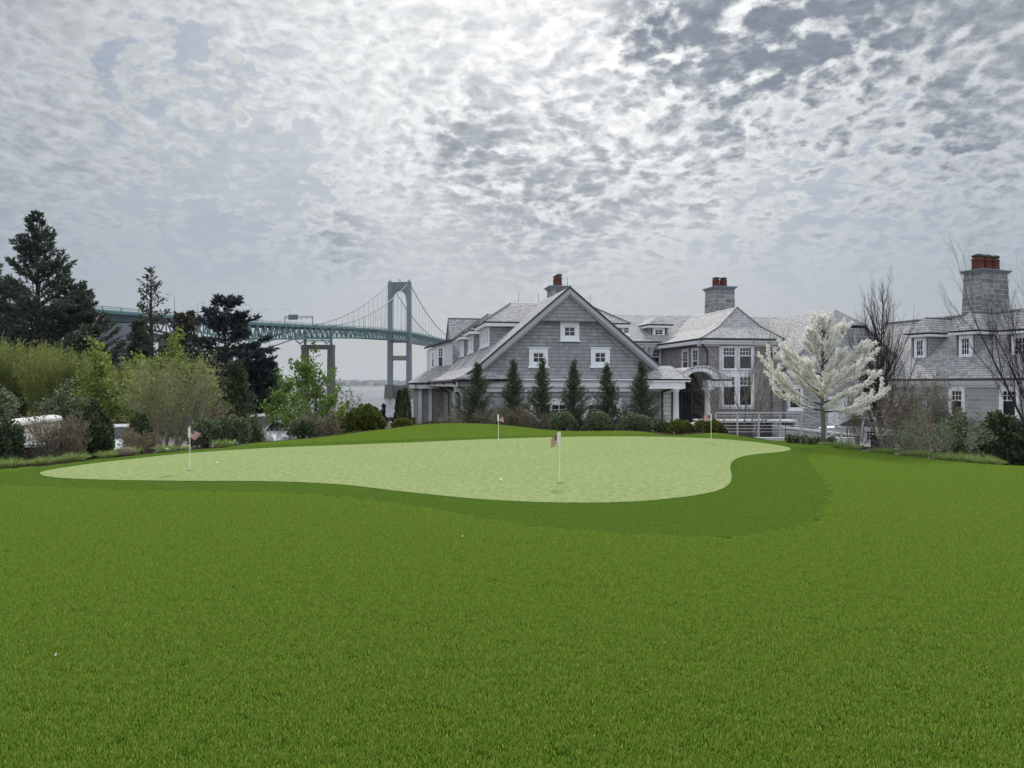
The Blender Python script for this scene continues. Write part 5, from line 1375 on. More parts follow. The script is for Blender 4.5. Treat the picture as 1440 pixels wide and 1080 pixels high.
put('bare_shrub', 'sparse shrub with pale leaves beside the dark bush, in front of it', 'shrub', 196, 604, 18.2, lambda h: decid(53, h, MULTI, 'leaf_bronze', 'bark_pale', n0=7, spread=.6, r0=.01, per=12, leaf=.03, ls=.03))
put('bare_shrub', 'bare tan shrub in front of the parked white car', 'shrub', 388, 592, 24, lambda h: decid(54, h, MULTI, None, 'bark_pale', n0=12, spread=1.2, r0=.014, thin=1.1))
put('bare_shrub', 'reddish twiggy shrub at the foot of the tall leafy tree', 'shrub', 452, 580, 26, lambda h: decid(55, h, MULTI, 'leaf_bronze', 'twig', n0=9, spread=.9, r0=.013, per=6, leaf=.04, ls=.04))
put('bare_shrub', 'grey twiggy shrub in front of the left porch corner', 'shrub', 606, 577, 31, lambda h: decid(56, h, MULTI, None, 'bark_pale', n0=9, spread=1.1, r0=.014))
put('bare_shrub', 'twiggy shrub between left end conifer and second conifer', 'shrub', 694, 576, 29.6, lambda h: decid(57, h, MULTI, 'leaf_bronze', 'bark_pale', n0=12, spread=.9, r0=.014, per=1.5, leaf=.035, ls=.03, thin=1.3))
put('bare_shrub', 'brown twiggy shrub between the second and third conifer', 'shrub', 740, 574, 29.3, lambda h: decid(58, h, MULTI, 'leaf_bronze', 'bark_pale', n0=12, spread=.9, r0=.014, per=4, leaf=.035, ls=.03, thin=1.3))
put('bare_shrub', 'low twiggy shrub in front of the left end conifer', 'shrub', 650, 580, 30, lambda h: decid(59, h, MULTI, 'leaf_bronze', 'bark_pale', n0=11, spread=.8, r0=.014, per=1.5, leaf=.035, ls=.03, thin=1.3))
# bare trees on the right
def vase(seed, h, n0, spread, r0, thin=1.0, spec=VASE): return decid(seed, h, spec, None, 'bark_dark', n0=n0, spread=spread, r0=r0, thin=thin, lines_mat='twig')
put('bare_tree', 'tall bare tree with ascending branches between blossom tree and right wing', 'bare tree', 1236, 382, 27, lambda h: decid(61, h, CROWN, None, 'bark_dark', n0=1, r0=.085, thin=1.5, lines_mat='bark_dark'))
put('bare_tree', 'bare tree at the right picture edge reaching above the broad chimney', 'bare tree', 1474, 338, 25, lambda h: decid(62, h, UPR, None, 'bark_dark', n0=9, spread=.45, r0=.05, thin=1.1, lines_mat='bark_dark'))
put('bare_tree', 'grey multi stemmed bare tree fanning out before the hipped bay', 'bare tree', 1046, 466, 30, lambda h: decid(63, h, MULTI, None, 'bark', n0=10, spread=.85, r0=.03, thin=1.2, lines_mat='bark'))
put('bare_shrub', 'reddish brown vase shaped shrub right of the blossom tree', 'shrub', 1204, 540, 22.5, lambda h: decid(64, h, VASE, 'leaf_bronze', 'twig', n0=4, spread=.4, r0=.016, per=1, leaf=.03, ls=.03))
put('bare_shrub', 'dense brown twiggy shrub left of the right wing window', 'shrub', 1292, 532, 22, lambda h: decid(65, h, VASE, 'leaf_bronze', 'twig', n0=12, spread=.42, r0=.018, per=5, leaf=.035, ls=.03))
put('bare_shrub', 'brown twiggy shrub behind the navy bin', 'shrub', 1288, 548, 22.6, lambda h: decid(66, h, VASE, 'leaf_bronze', 'twig', n0=7, spread=.4, r0=.016, per=4, leaf=.035, ls=.03))
put('bare_shrub', 'pale crooked low shrub before the dense brown shrub', 'shrub', 1266, 582, 18.6, lambda h: decid(67, h, MULTI, None, 'bark_pale', n0=7, spread=1.0, r0=.014))
put('bare_shrub', 'sprawling pale branched shrub before the rhododendrons', 'shrub', 1318, 578, 17.4, lambda h: decid(68, h, MULTI, 'leaf_box', 'bark_pale', n0=9, spread=1.5, r0=.016, per=4, leaf=.03, ls=.03))
# willow-like hedge at the left
def willow(seed, h, w):
    rng = np.random.default_rng(seed); n = 260; L = []; P_ = []; D_ = []
    for i in range(n):
        a = rng.random()*6.283; sp = rng.random()**.6*.42*w/h*1.3
        d = unit(np.array([math.cos(a)*sp, math.sin(a)*sp, 1])); l = h*(.72+.3*rng.random())*(1-.25*(sp/.5)**2)
        p0 = np.array([math.cos(a), math.sin(a), 0])*w*.22*rng.random()
        pts = [p0]
        for j in range(6): d = unit(d+rng.normal(size=3)*.05+[0, 0, .04]); pts.append(pts[-1]+d*l/6)
        pts = np.array(pts); L.append((pts, np.linspace(.022, .005, 7)))
        m = 150; f = (.12+.88*rng.random(m))*6; k = np.minimum(f.astype(int), 5); ff = (f-k)[:, None]
        P_.append(pts[k]*(1-ff)+pts[k+1]*ff+rng.normal(size=(m, 3))*.09); D_.append(np.repeat((pts[-1]-pts[0])[None]/l, m, 0))
    return ('stems', tubes(L, 3), M['leaf_olive'], True), ('leaves', strips(np.concatenate(P_), np.concatenate(D_), .13, .036, rng, .3), M['leaf_olive'], False)
for k, (px_, py_, w_, lb) in enumerate([(-14, 474, 4.4, 'olive willowy shrub at the left picture edge under the dark conifers'), (34, 472, 4.2, 'tallest olive willowy shrub, below the tallest dark conifer'), (78, 482, 4.0, 'olive willowy shrub in the middle of the row'),
        (118, 494, 3.8, 'lower olive willowy shrub left of the spring green tree'), (188, 506, 3.6, 'olive willowy shrub at the right end of the row, behind the spring green tree')]):
    put('willow_shrub', lb, 'shrub', px_, py_, 42+(k % 2)*1.5, lambda h: willow(70+k, h, w_), 'willowy shrubs in a row at the left')

# rounded shrubs
def mound_shrub(seed, rx, ry, h, mat, leaf=.05, dens=1.0, inner='bark_dark', asp=1.5, rough=.12, n=None):
    rng = np.random.default_rng(seed); n = n or int(5200*dens*rx*h/.5)
    d = rng.normal(size=(n, 3)); d[:, 2] = np.abs(d[:, 2])*1.1-.25; d /= np.linalg.norm(d, axis=1)[:, None]
    lump = 1+rough*(np.sin(d[:, 0]*7+seed)*np.cos(d[:, 1]*6+seed*2)+.7*np.sin(d[:, 2]*11+d[:, 0]*13+seed))
    rad = (.5+.5*rng.random(n)**.35)*lump
    P_ = d*rad[:, None]*np.array([rx, ry, h*.62]); P_[:, 2] += h*.40; P_ = P_[P_[:, 2] > .02]
    st = []
    for i in range(26):
        a = rng.random()*6.283; e = np.array([math.cos(a)*rx*.8*rng.random(), math.sin(a)*ry*.8*rng.random(), h*(.5+.4*rng.random())])
        st.append((np.array([[0, 0, -.1], e*.5+rng.normal(size=3)*.03, e]), np.array([.02, .012, .004])))
    D_ = P_-np.array([0, 0, h*.2]); D_ /= np.linalg.norm(D_, axis=1)[:, None]
    return ('stems', tubes(st, 4), M[inner], True), ('foliage', strips(P_, D_+[0, 0, .25], leaf*asp, leaf, rng, .7), M[mat], False)
def shrub(label, px0, px1, py, Y, seed, mat, group=None, leaf=.05, dens=1.0, asp=1.5, name='round_shrub', depth=1.0, rough=.12, sink=0.0):
    cx = (px0+px1)/2; rx = (px1-px0)/2/FPX*Y; b = at(cx, Y); h = ztop(py, Y)-b[2]
    return plant(name, label, 'shrub', b, mound_shrub(seed, rx, rx*depth, h, mat, leaf, dens, asp=asp, rough=rough), group)
GB = 'clipped round shrubs along the gable bed'
shrub('clipped round shrub at left below the third conifer', 773, 811, 580, 27.3, 1, 'leaf_box', GB, .045, rough=.05)
shrub('clipped round shrub in the middle below the fourth conifer', 820, 862, 580, 27.3, 2, 'leaf_box', GB, .045, rough=.05)
shrub('clipped round shrub at right below the end conifer', 870, 918, 583, 27.0, 3, 'leaf_box', GB, .045, rough=.05)
shrub('golden green bush left of the entrance steps', 934, 974, 592, 25.8, 4, 'leaf_gold', None, .045)
shrub('dark green bush between the end conifer and the golden bush', 918, 942, 594, 26.0, 5, 'leaf_dark', None, .045)
shrub('golden green bush behind the right flag', 976, 1016, 590, 25.4, 6, 'leaf_gold', None, .045)
shrub('large golden green bush left of the statue', 488, 540, 573, 27.6, 7, 'leaf_gold', None, .07, 1.2)
shrub('small low bush at the foot of the statue pedestal', 552, 582, 590, 28.4, 8, 'leaf_gold', None, .05)
shrub('dark ball shaped bush left of the reddish twiggy shrub', 407, 443, 592, 24.3, 9, 'leaf_dark', None, .05)
shrub('round grey green bush left of the parked cars', 303, 348, 588, 21.5, 10, 'leaf_box', None, .05)
shrub('low grey green bush just right of the left flag', 268, 308, 592, 21, 11, 'leaf_box', None, .05, rough=.2)
shrub('grey green bush between round bush and parked car', 338, 368, 590, 23.0, 12, 'leaf_box', None, .05, rough=.2)
shrub('tall dark bush with reddish tips right of the dry brown shrub', 103, 155, 572, 20.2, 13, 'leaf_dark', None, .06, 1.2)
shrub('dark bush left of the big pale multi stemmed shrub', 181, 214, 584, 19.6, 14, 'leaf_dark', None, .05, 1.2)
shrub('dark bush at the left picture edge', -14, 30, 592, 18.0, 15, 'leaf_dark', None, .05, rough=.2)
shrub('large rhododendron at the right with glossy leaves', 1376, 1434, 590, 18.6, 16, 'leaf_dark', 'rhododendrons at the right', .075, 1.1, 1.9)
shrub('rhododendron cut by the right picture edge', 1428, 1490, 596, 18.0, 17, 'leaf_dark', 'rhododendrons at the right', .075, 1.1, 1.9)
shrub('dull green bush behind the sprawling pale shrub', 1318, 1372, 590, 19.4, 18, 'leaf_box', None, .05, .8, rough=.2)
shrub('low dark bush under the sprawling pale shrub', 1336, 1360, 622, 17.0, 19, 'leaf_dark', None, .04, 1)
shrub('green bush behind the right flag beside the ramp rail', 1000, 1024, 598, 25.9, 20, 'leaf_dark', None, .045)
for k, (px_, w_) in enumerate([(1110, 6), (1120, 5.5), (1131, 7), (1148, 7.5), (1169, 6.5), (1140, 6)]):
    shrub(['first low grey plant at the kerb, beside the thin stake', 'small second grey plant along the kerb', 'wider third grey plant along the kerb', 'grey plant just left of the blossom tree trunk', 'grey plant just right of the blossom tree trunk', 'lowest grey plant near the trunk'][k],
          px_-w_, px_+w_, 611.5+k*.8, 20.6-k*.15, 30+k, 'leaf_box', 'small grey plants along the kerb', .03, 1.0, name='kerb_plant')

# the blossom tree
def cherry(h):
    g = Grow(91); rng = g.rng
    spec = [dict(n=5, wander=.03, up=.03, kids=0, ang=1, len=.5, cont=.0), ]
    trunk = np.array([[0, 0, -.2], [.02, 0, .5], [.0, .02, .95], [-.03, 0, 1.5], [0, 0, 2.2], [.05, 0, h*.86]]); tr = np.array([.075, .06, .055, .045, .035, .01])
    L0 = [(trunk, tr)]; L1 = []; P_ = []
    nb = 39
    for i in range(nb):
        f = (i+rng.random())/nb; z = .85+(h*.86-.85)*f**1.1
        a = i*2.399+rng.normal()*.3
        L = (1.5*(1-f)**.8+.32)*(.7+.5*rng.random())
        el = .06+1.0*f**1.15+rng.normal()*.1
        d = unit(np.array([math.cos(a)*math.cos(el), math.sin(a)*math.cos(el), math.sin(el)])); pts = [np.array([0, 0, z])]
        for j in range(7):
            d = unit(d+rng.normal(size=3)*.07+np.array([0, 0, .075])); pts.append(pts[-1]+d*L/7)
        pts = np.array(pts); L1.append((pts, np.linspace(.024, .005, 8)))
        subs = [(pts, L)]
        for j in range(int(4+L*5)):
            x = (.2+.75*rng.random())*7; k = int(x); q = pts[k]+(pts[min(k+1, 7)]-pts[k])*(x-k); dd = unit(pts[min(k+1, 7)]-pts[k]) if k < 7 else d
            an = .3+.4*rng.random(); nd = unit(dd*math.cos(an)+perp(dd, rng)*math.sin(an)*np.array([1, 1, .55])+[0, 0, .12]); l2 = L*(.2+.22*rng.random())
            pp = [q]
            for m in range(4): nd = unit(nd+rng.normal(size=3)*.1+[0, 0, .05]); pp.append(pp[-1]+nd*l2/4)
            pp = np.array(pp); L1.append((pp, np.linspace(.009, .003, 5))); subs.append((pp, l2))
        for pp, l in subs:
            n = len(pp)-1; m = int(430*l+8); f0 = .16 if l == L else .05
            x = (f0+(1-f0)*rng.random(m))*n; k = np.minimum(x.astype(int), n-1); ff = (x-k)[:, None]
            P_.append(pp[k]*(1-ff)+pp[k+1]*ff+rng.normal(size=(m, 3))*.028)
    P_ = np.concatenate(P_)
    V, F = quads(P_, .03, rng, 1.1)
    return ('trunk', tubes(L0, 10), M['bark'], True), ('branches', tubes(L1, 4), M['bark_dark'], True), ('blossom', (V, F), M['blossom'], False)
put('blossom_tree', 'small tree covered in white blossom in front of the ramp railing', 'blossom tree', 1157, 430, 20.3, cherry)

# ornamental grass clumps along the turf edge
def clump(seed, w, h, n=420):
    rng = np.random.default_rng(seed); a = rng.random(n)*6.283; r = w*.35*np.sqrt(rng.random(n)); p = np.stack([r*np.cos(a), r*np.sin(a), np.zeros(n)], 1)
    L = []; 
    lean = rng.random(n)*1.1
    d = np.stack([np.cos(a)*lean, np.sin(a)*lean, np.ones(n)], 1); d /= np.linalg.norm(d, axis=1)[:, None]
    s = np.cross(d, rng.normal(size=(n, 3))); s /= np.linalg.norm(s, axis=1)[:, None]; hh = (h*rng.uniform(.6, 1.15, n))[:, None]; wd = .004
    m1 = p+d*hh*.55; e = p+d*hh+np.stack([np.cos(a)*lean, np.sin(a)*lean, -lean*.9], 1)*hh*.28
    V = np.stack([p-s*wd, m1-s*wd, e, m1+s*wd], 1).reshape(-1, 3)
    return ('blades', (V, np.arange(n*4).reshape(-1, 4)), M['grassclump'], False)
edgeR = [G(*p) for p in [(1165,628.5),(1178,630.5),(1191,632.5),(1206,634.5),(1222,636.5),(1240,638.5),(1256,640.5),(1272,642),(1289,644),(1306,645.5),(1324,647),(1342,649.5),(1360,651.5),(1379,654),(1398,655),(1417,656.5),(1436,658)]]
edgeL = [G(*p) for p in [(-6,660),(8,659),(22,657.5),(36,656),(50,654.5),(64,653),(80,651.5),(96,650),(116,648),(140,645.5),(168,642.5),(196,640),(226,637),(250,635),(282,632),(310,629.5)]]
mem = [clump(200+i, .5, .25) for i in range(4)]
meshes = [mesh_np('grass_clump', *x[1], x[2]) for x in mem]
for k, (x, y) in enumerate(edgeR+edgeL):
    if k % 3 == 1: continue
    rt_ = k < len(edgeR); o = link('grass_clump', meshes[k % 4])
    off = (.22 if rt_ else -.22); y2 = y+.42; x2 = x+off*.3
    o.location = (x2, y2, H(x2, y2)-.01); o.rotation_euler = (0, 0, k*1.3); s_ = .55+.5*((k*7) % 5)/5; o.scale = (s_*1.15, s_*1.15, s_)
    tag(o, 'tuft of ornamental grass edging the lawn in front of the right wing shrubs' if rt_ else 'tuft of ornamental grass edging the lawn before the left shrubs', 'grass clump', 'grass tufts along the right lawn edge' if rt_ else 'grass tufts along the left lawn edge')
# ---------------------------------------------------------------- flags, balls, cars, rails and the rest
# flag cloth material: thirteen stripes and a starred canton, from the cloth's own UVs
m, T = newmat('flag cloth')
uv = T.n('ShaderNodeSeparateXYZ', ins={0: T.n('ShaderNodeTexCoord').outputs['UV']}); U_, V_ = uv.outputs[0], uv.outputs[1]
st = T.math('LESS_THAN', T.math('FRACT', T.math('MULTIPLY', V_, 6.5)), .5)
c = T.mix(st, S((226,216,212)), S((178,52,62)))
inc = T.math('MULTIPLY', T.math('LESS_THAN', U_, .42), T.math('GREATER_THAN', V_, 6/13))
fx = T.math('SUBTRACT', T.math('FRACT', T.math('MULTIPLY', U_, 6/.42)), .5); fy = T.math('SUBTRACT', T.math('FRACT', T.math('MULTIPLY', T.math('SUBTRACT', V_, 6/13), 5/(7/13))), .5)
star = T.math('LESS_THAN', T.math('ADD', T.math('MULTIPLY', fx, fx), T.math('MULTIPLY', fy, fy)), .05)
c = T.mix(inc, c, T.mix(star, S((44,54,96)), S((226,222,222))))
T.set(T.bs.inputs['Base Color'], c); T.bs.inputs['Roughness'].default_value = .8
tr = T.n('ShaderNodeBsdfTranslucent'); T.set(tr.inputs[0], c); mx = T.n('ShaderNodeMixShader'); mx.inputs[0].default_value = .35
T.nt.links.new(T.bs.outputs[0], mx.inputs[1]); T.nt.links.new(tr.outputs[0], mx.inputs[2]); T.nt.links.new(mx.outputs[0], T.out.inputs[0])
M['flag'] = m
M['sleeve'] = simple('flag sleeve', S((226,222,208)), .8, var=.05)
M['pole'] = simple('white pole', S((232,236,222)), .4, var=.03)
def putting_flag(pole_px, base_py, top_py, sl_l, sl_r, sl_t, sl_b, quad, label):
    Y = CAMZ*FPX/(base_py-HOR); X = (pole_px-720)/FPX*Y; k = Y/FPX
    root = empty('putting_flag', (X, Y, .009), label, 'golf flag', 'flags standing in the putting green holes')
    hgt_ = (base_py-top_py)*k
    mb = MB(); mb.bar((0,0,-.08), (0,0,hgt_), .0075, 8); mb.build('pole', M['pole'], root)
    mb = MB(); mb.lathe([(.004,0),(.013,.004),(.015,.014),(.010,.024),(.003,.028)], (0,0,hgt_-.004), 12); mb.build('finial', M['iron'], root)
    x0, x1 = (sl_l-pole_px)*k, (sl_r-pole_px)*k; z1, z0 = (base_py-sl_t)*k, (base_py-sl_b)*k
    mb = MB()
    n = 10; w = (x1-x0)/2; cx = (x0+x1)/2
    mb.lathe([(1, 0), (1, z1-z0)], (0, 0, 0), 12)
    mb.v = [(cx+vx*w, vy*.012, z0+vz) for vx, vy, vz in mb.v]
    mb.build('sleeve', M['sleeve'], root)
    A, B, C, D = [np.array(((x-pole_px)*k, (base_py-y)*k)) for x, y in quad]      # hoist top, fly top, fly bottom, hoist bottom
    nu, nv = 22, 12; V = []; uvs = []
    for j in range(nv+1):
        for i in range(nu+1):
            s, t = i/nu, j/nv
            p = (A*(1-s)+B*s)*(1-t)+(D*(1-s)+C*s)*t
            p = p+np.array([0, -math.sin(s*3.1)*.012])
            V.append((p[0], .022*math.sin(s*7+t*2)*s, p[1])); uvs.append((s, 1-t))
    F = [(j*(nu+1)+i, j*(nu+1)+i+1, (j+1)*(nu+1)+i+1, (j+1)*(nu+1)+i) for j in range(nv) for i in range(nu)]
    me = mesh_np('flag_cloth', V, F, M['flag'], True); ul = me.uv_layers.new(name='UVMap')
    li = np.empty(len(me.loops), dtype=np.int32); me.loops.foreach_get('vertex_index', li); ul.data.foreach_set('uv', np.array(uvs, dtype=np.float32)[li].ravel())
    o = link('flag_cloth', me, root); sd = o.modifiers.new('thickness', 'SOLIDIFY'); sd.thickness = .0015
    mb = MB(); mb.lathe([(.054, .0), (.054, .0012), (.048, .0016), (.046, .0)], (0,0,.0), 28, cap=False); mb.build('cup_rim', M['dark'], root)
    mb = MB(); mb.lathe([(.047, .0004), (.0471, .0008)], (0,0,0), 28); mb.build('cup_shade', M['dark'], root)  # flat black disc, the shade inside the hole put into its colour
putting_flag(787, 680, 606.8, 783.3, 788.6, 609, 626.2, [(783.4, 610), (775.5, 616.5), (774.3, 630), (783.4, 625)], 'nearest putting flag, hanging dark to the left of its pole')
putting_flag(267, 662, 599, 264.3, 268.2, 602, 616, [(268.1, 602.3), (283, 609.5), (274, 620), (268.1, 615.5)], 'putting flag at the left end of the green, blown to the right')
putting_flag(701, 625.5, 583, 699.3, 701.8, 583.5, 592.5, [(701.8, 586), (707.5, 586.5), (709, 594.5), (701.8, 592)], 'small far putting flag before the left conifers')
putting_flag(1000, 622.8, 582, 999.0, 1001, 582.5, 592, [(999.2, 584), (990, 583.5), (990, 592.5), (999.2, 592)], 'small far putting flag at the right, before the golden bush')
for px_, py_, lb in ((704, 675.5, 'white golf ball lying left of the nearest flag'), (305, 651.5, 'white golf ball lying right of the left flag')):
    Y = CAMZ*FPX/(py_+1.8-HOR); mb = MB(); r = .0225
    mb.lathe([(max(.0005, r*math.sin(math.pi*i/14)), -r*math.cos(math.pi*i/14)) for i in range(15)], (0,0,0), 20)
    o = mb.build('golf_ball', M['ball'], None); o.location = ((px_-720)/FPX*Y, Y, .009+r); tag(o, lb, 'golf ball', 'golf balls')
for px_, py_, lb, s_ in ((650, 759, 'pale fallen petal on the turf in the middle foreground', 1), (78, 930, 'pale fallen petal on the turf at the lower left', .8), (1306, 644.5, 'pale petal at the right lawn edge', 1.2)):
    x, y = G(px_, py_); mb = MB(); mb.slab([(0,-.009*s_,.0),(.01*s_,0,.006),(0,.012*s_,.012),(-.008*s_,0,.004)], .001)
    o = mb.build('petal', M['blossom'], None); o.location = (x, y, .037); o.rotation_euler = (.9, .2, .5); tag(o, lb, 'petal', 'fallen petals')

# driveway and forecourt
m, T = newmat('pavers'); tc = T.n('ShaderNodeTexCoord').outputs['Object']
bk = T.n('ShaderNodeTexBrick', ins={'Vector': tc, 'Scale': 1, 'Brick Width': .24, 'Row Height': .12, 'Mortar Size': .006, 'Color1': (*S((128,124,120)),1), 'Color2': (*S((162,158,154)),1), 'Mortar': (*S((90,86,82)),1)})
T.set(T.bs.inputs['Base Color'], T.mix(T.math('MULTIPLY', T.noise(tc, .8, 4), .4), bk.outputs[0], S((110,106,102)))); T.bs.inputs['Roughness'].default_value = .85
M['pavers'] = m
sheet('driveway', [(5,31),(8,29.5),(13.6,28.2),(18,25.5),(24,22),(29,22),(30,40),(24,46),(5,46)], M['pavers'], .008, 1.2)
sheet('parking_area', [(-30,26),(-16.5,24.5),(-12,28),(-8.6,31.5),(-8.4,44),(-30,46)], M['pavers'], .008, 1.5)

# railing
YR = 27.0
def Z(py, Y): return ztop(py, Y)
def X_(px, Y): return (px-720)/FPX*Y
rr = empty('ramp_railing', (X_(1006, YR), YR, Z(614, YR)), 'brushed metal railing with horizontal bars in front of the entrance', 'railing')
RI = Matrix.Translation(-Vector(rr.location))
pts = [(1006, 580.5), (1127, 580.5), (1184, 603)]
mb = MB(RI)
P3 = [Vector((X_(a, YR), YR, Z(b, YR))) for a, b in pts]
for a, b in zip(P3, P3[1:]): mb.beam(a, b, .06, .045)
mb.build('handrail', M['rail'], rr)
for px_, yt, yb in ((1006.5, 582, 606), (1037, 582, 613), (1067, 582, 614), (1097, 582, 615), (1127, 582, 616), (1162, 594.5, 616), (1183.5, 602.5, 617)):
    mb = MB(RI); x = X_(px_, YR); mb.box(x-.026, x+.026, YR-.025, YR+.025, Z(yb, YR)-.15, Z(yt, YR)); mb.build('post', M['rail'], rr)
for i in range(6):
    o = .115*(i+1); mb = MB(RI)
    q = [Vector((v.x, v.y, v.z-o)) for v in P3]
    q[0].x += .02; q[2] = q[1]+(q[2]-q[1])*(.97 if i < 3 else (.62 if i < 5 else .35))
    mb.bar(q[0], q[1], .009, 6); mb.bar(q[1], q[2], .009, 6); mb.build('bar', M['rail'], rr)
mb = MB(RI); mb.bar((X_(1163, YR), YR, Z(616, YR)), (X_(1175, YR), YR, Z(607, YR)), .02, 6); mb.build('brace', M['rail'], rr)
mb = MB(); mb.box(X_(1006, YR)-.3, X_(1200, YR), YR-.12, YR+.12, -1.6, Z(615, YR)-.0)
k_ = mb.build('kerb', M['concrete'], None, bevel=.015); tag(k_, 'low white kerb wall under the metal railing', 'kerb')
# raised walk and ramp behind
mb = MB(); Y0 = 30.0
mb.box(X_(985, Y0), X_(1122, Y0), Y0, Y0+1.3, Z(593, Y0)-.0, Z(591.2, Y0)); 
mb.hexa([(X_(962, Y0), Y0, Z(603, Y0)-.1), (X_(985, Y0)-.003, Y0, Z(593, Y0)), (X_(985, Y0)-.003, Y0+.25, Z(593, Y0)), (X_(962, Y0), Y0+.25, Z(603, Y0)-.1)], [(X_(962, Y0), Y0, Z(600, Y0)), (X_(985, Y0)-.003, Y0, Z(590.8, Y0)), (X_(985, Y0)-.003, Y0+.25, Z(590.8, Y0)), (X_(962, Y0), Y0+.25, Z(600, Y0))])
w_ = empty('raised_walk', (X_(1050, Y0), Y0, -1.25), 'raised white edged walk leading to the entrance behind the railing', 'walkway')
mb.M = Matrix.Identity(4); mb.v = [tuple(Vector(v)-w_.location) for v in mb.v]; mb.build('slab', M['concrete'], w_)
mb = MB(Matrix.Translation(-w_.location)); mb.box(X_(1000, Y0), X_(1120, Y0), Y0+.25, Y0+1.5, -1.5, Z(596, Y0)); mb.build('stone_base', M['greyconc'], w_)
for px_ in (1060, 1088, 1118):
    mb = MB(Matrix.Translation(-w_.location)); mb.box(X_(px_, Y0), X_(px_+7, Y0), Y0+.05, Y0+.24, -1.5, Z(593, Y0)-.002); mb.build('stone_pier', M['stone'], w_)
Y1 = 28.6
rp = empty('ramp', (X_(1160, Y1), Y1, -1.3), 'sloping ramp with white edge and stone side between railing and silver car', 'ramp')
RPI = Matrix.Translation(-rp.location)
mb = MB(RPI); A = (1100, 599.5); B = (1214, 612.5); th = 2.6
mb.hexa([(X_(A[0], Y1), Y1, Z(A[1]+th, Y1)), (X_(B[0], Y1), Y1, Z(B[1]+th, Y1)), (X_(B[0], Y1), Y1+1.2, Z(B[1]+th, Y1)), (X_(A[0], Y1), Y1+1.2, Z(A[1]+th, Y1))],
        [(X_(A[0], Y1), Y1, Z(A[1], Y1)), (X_(B[0], Y1), Y1, Z(B[1], Y1)), (X_(B[0], Y1), Y1+1.2, Z(B[1], Y1)), (X_(A[0], Y1), Y1+1.2, Z(A[1], Y1))])
mb.build('slab', M['concrete'], rp)
mb = MB(RPI); th += .05
mb.hexa([(X_(A[0], Y1), Y1+.08, -1.7), (X_(B[0]-3, Y1), Y1+.08, -1.7), (X_(B[0]-3, Y1), Y1+1.1, -1.7), (X_(A[0], Y1), Y1+1.1, -1.7)],
        [(X_(A[0], Y1), Y1+.08, Z(A[1]+th, Y1)), (X_(B[0]-3, Y1), Y1+.08, Z(B[1]-.3+th, Y1)), (X_(B[0]-3, Y1), Y1+1.1, Z(B[1]-.3+th, Y1)), (X_(A[0], Y1), Y1+1.1, Z(A[1]+th, Y1))])
mb.build('side_wall', M['stone'], rp)

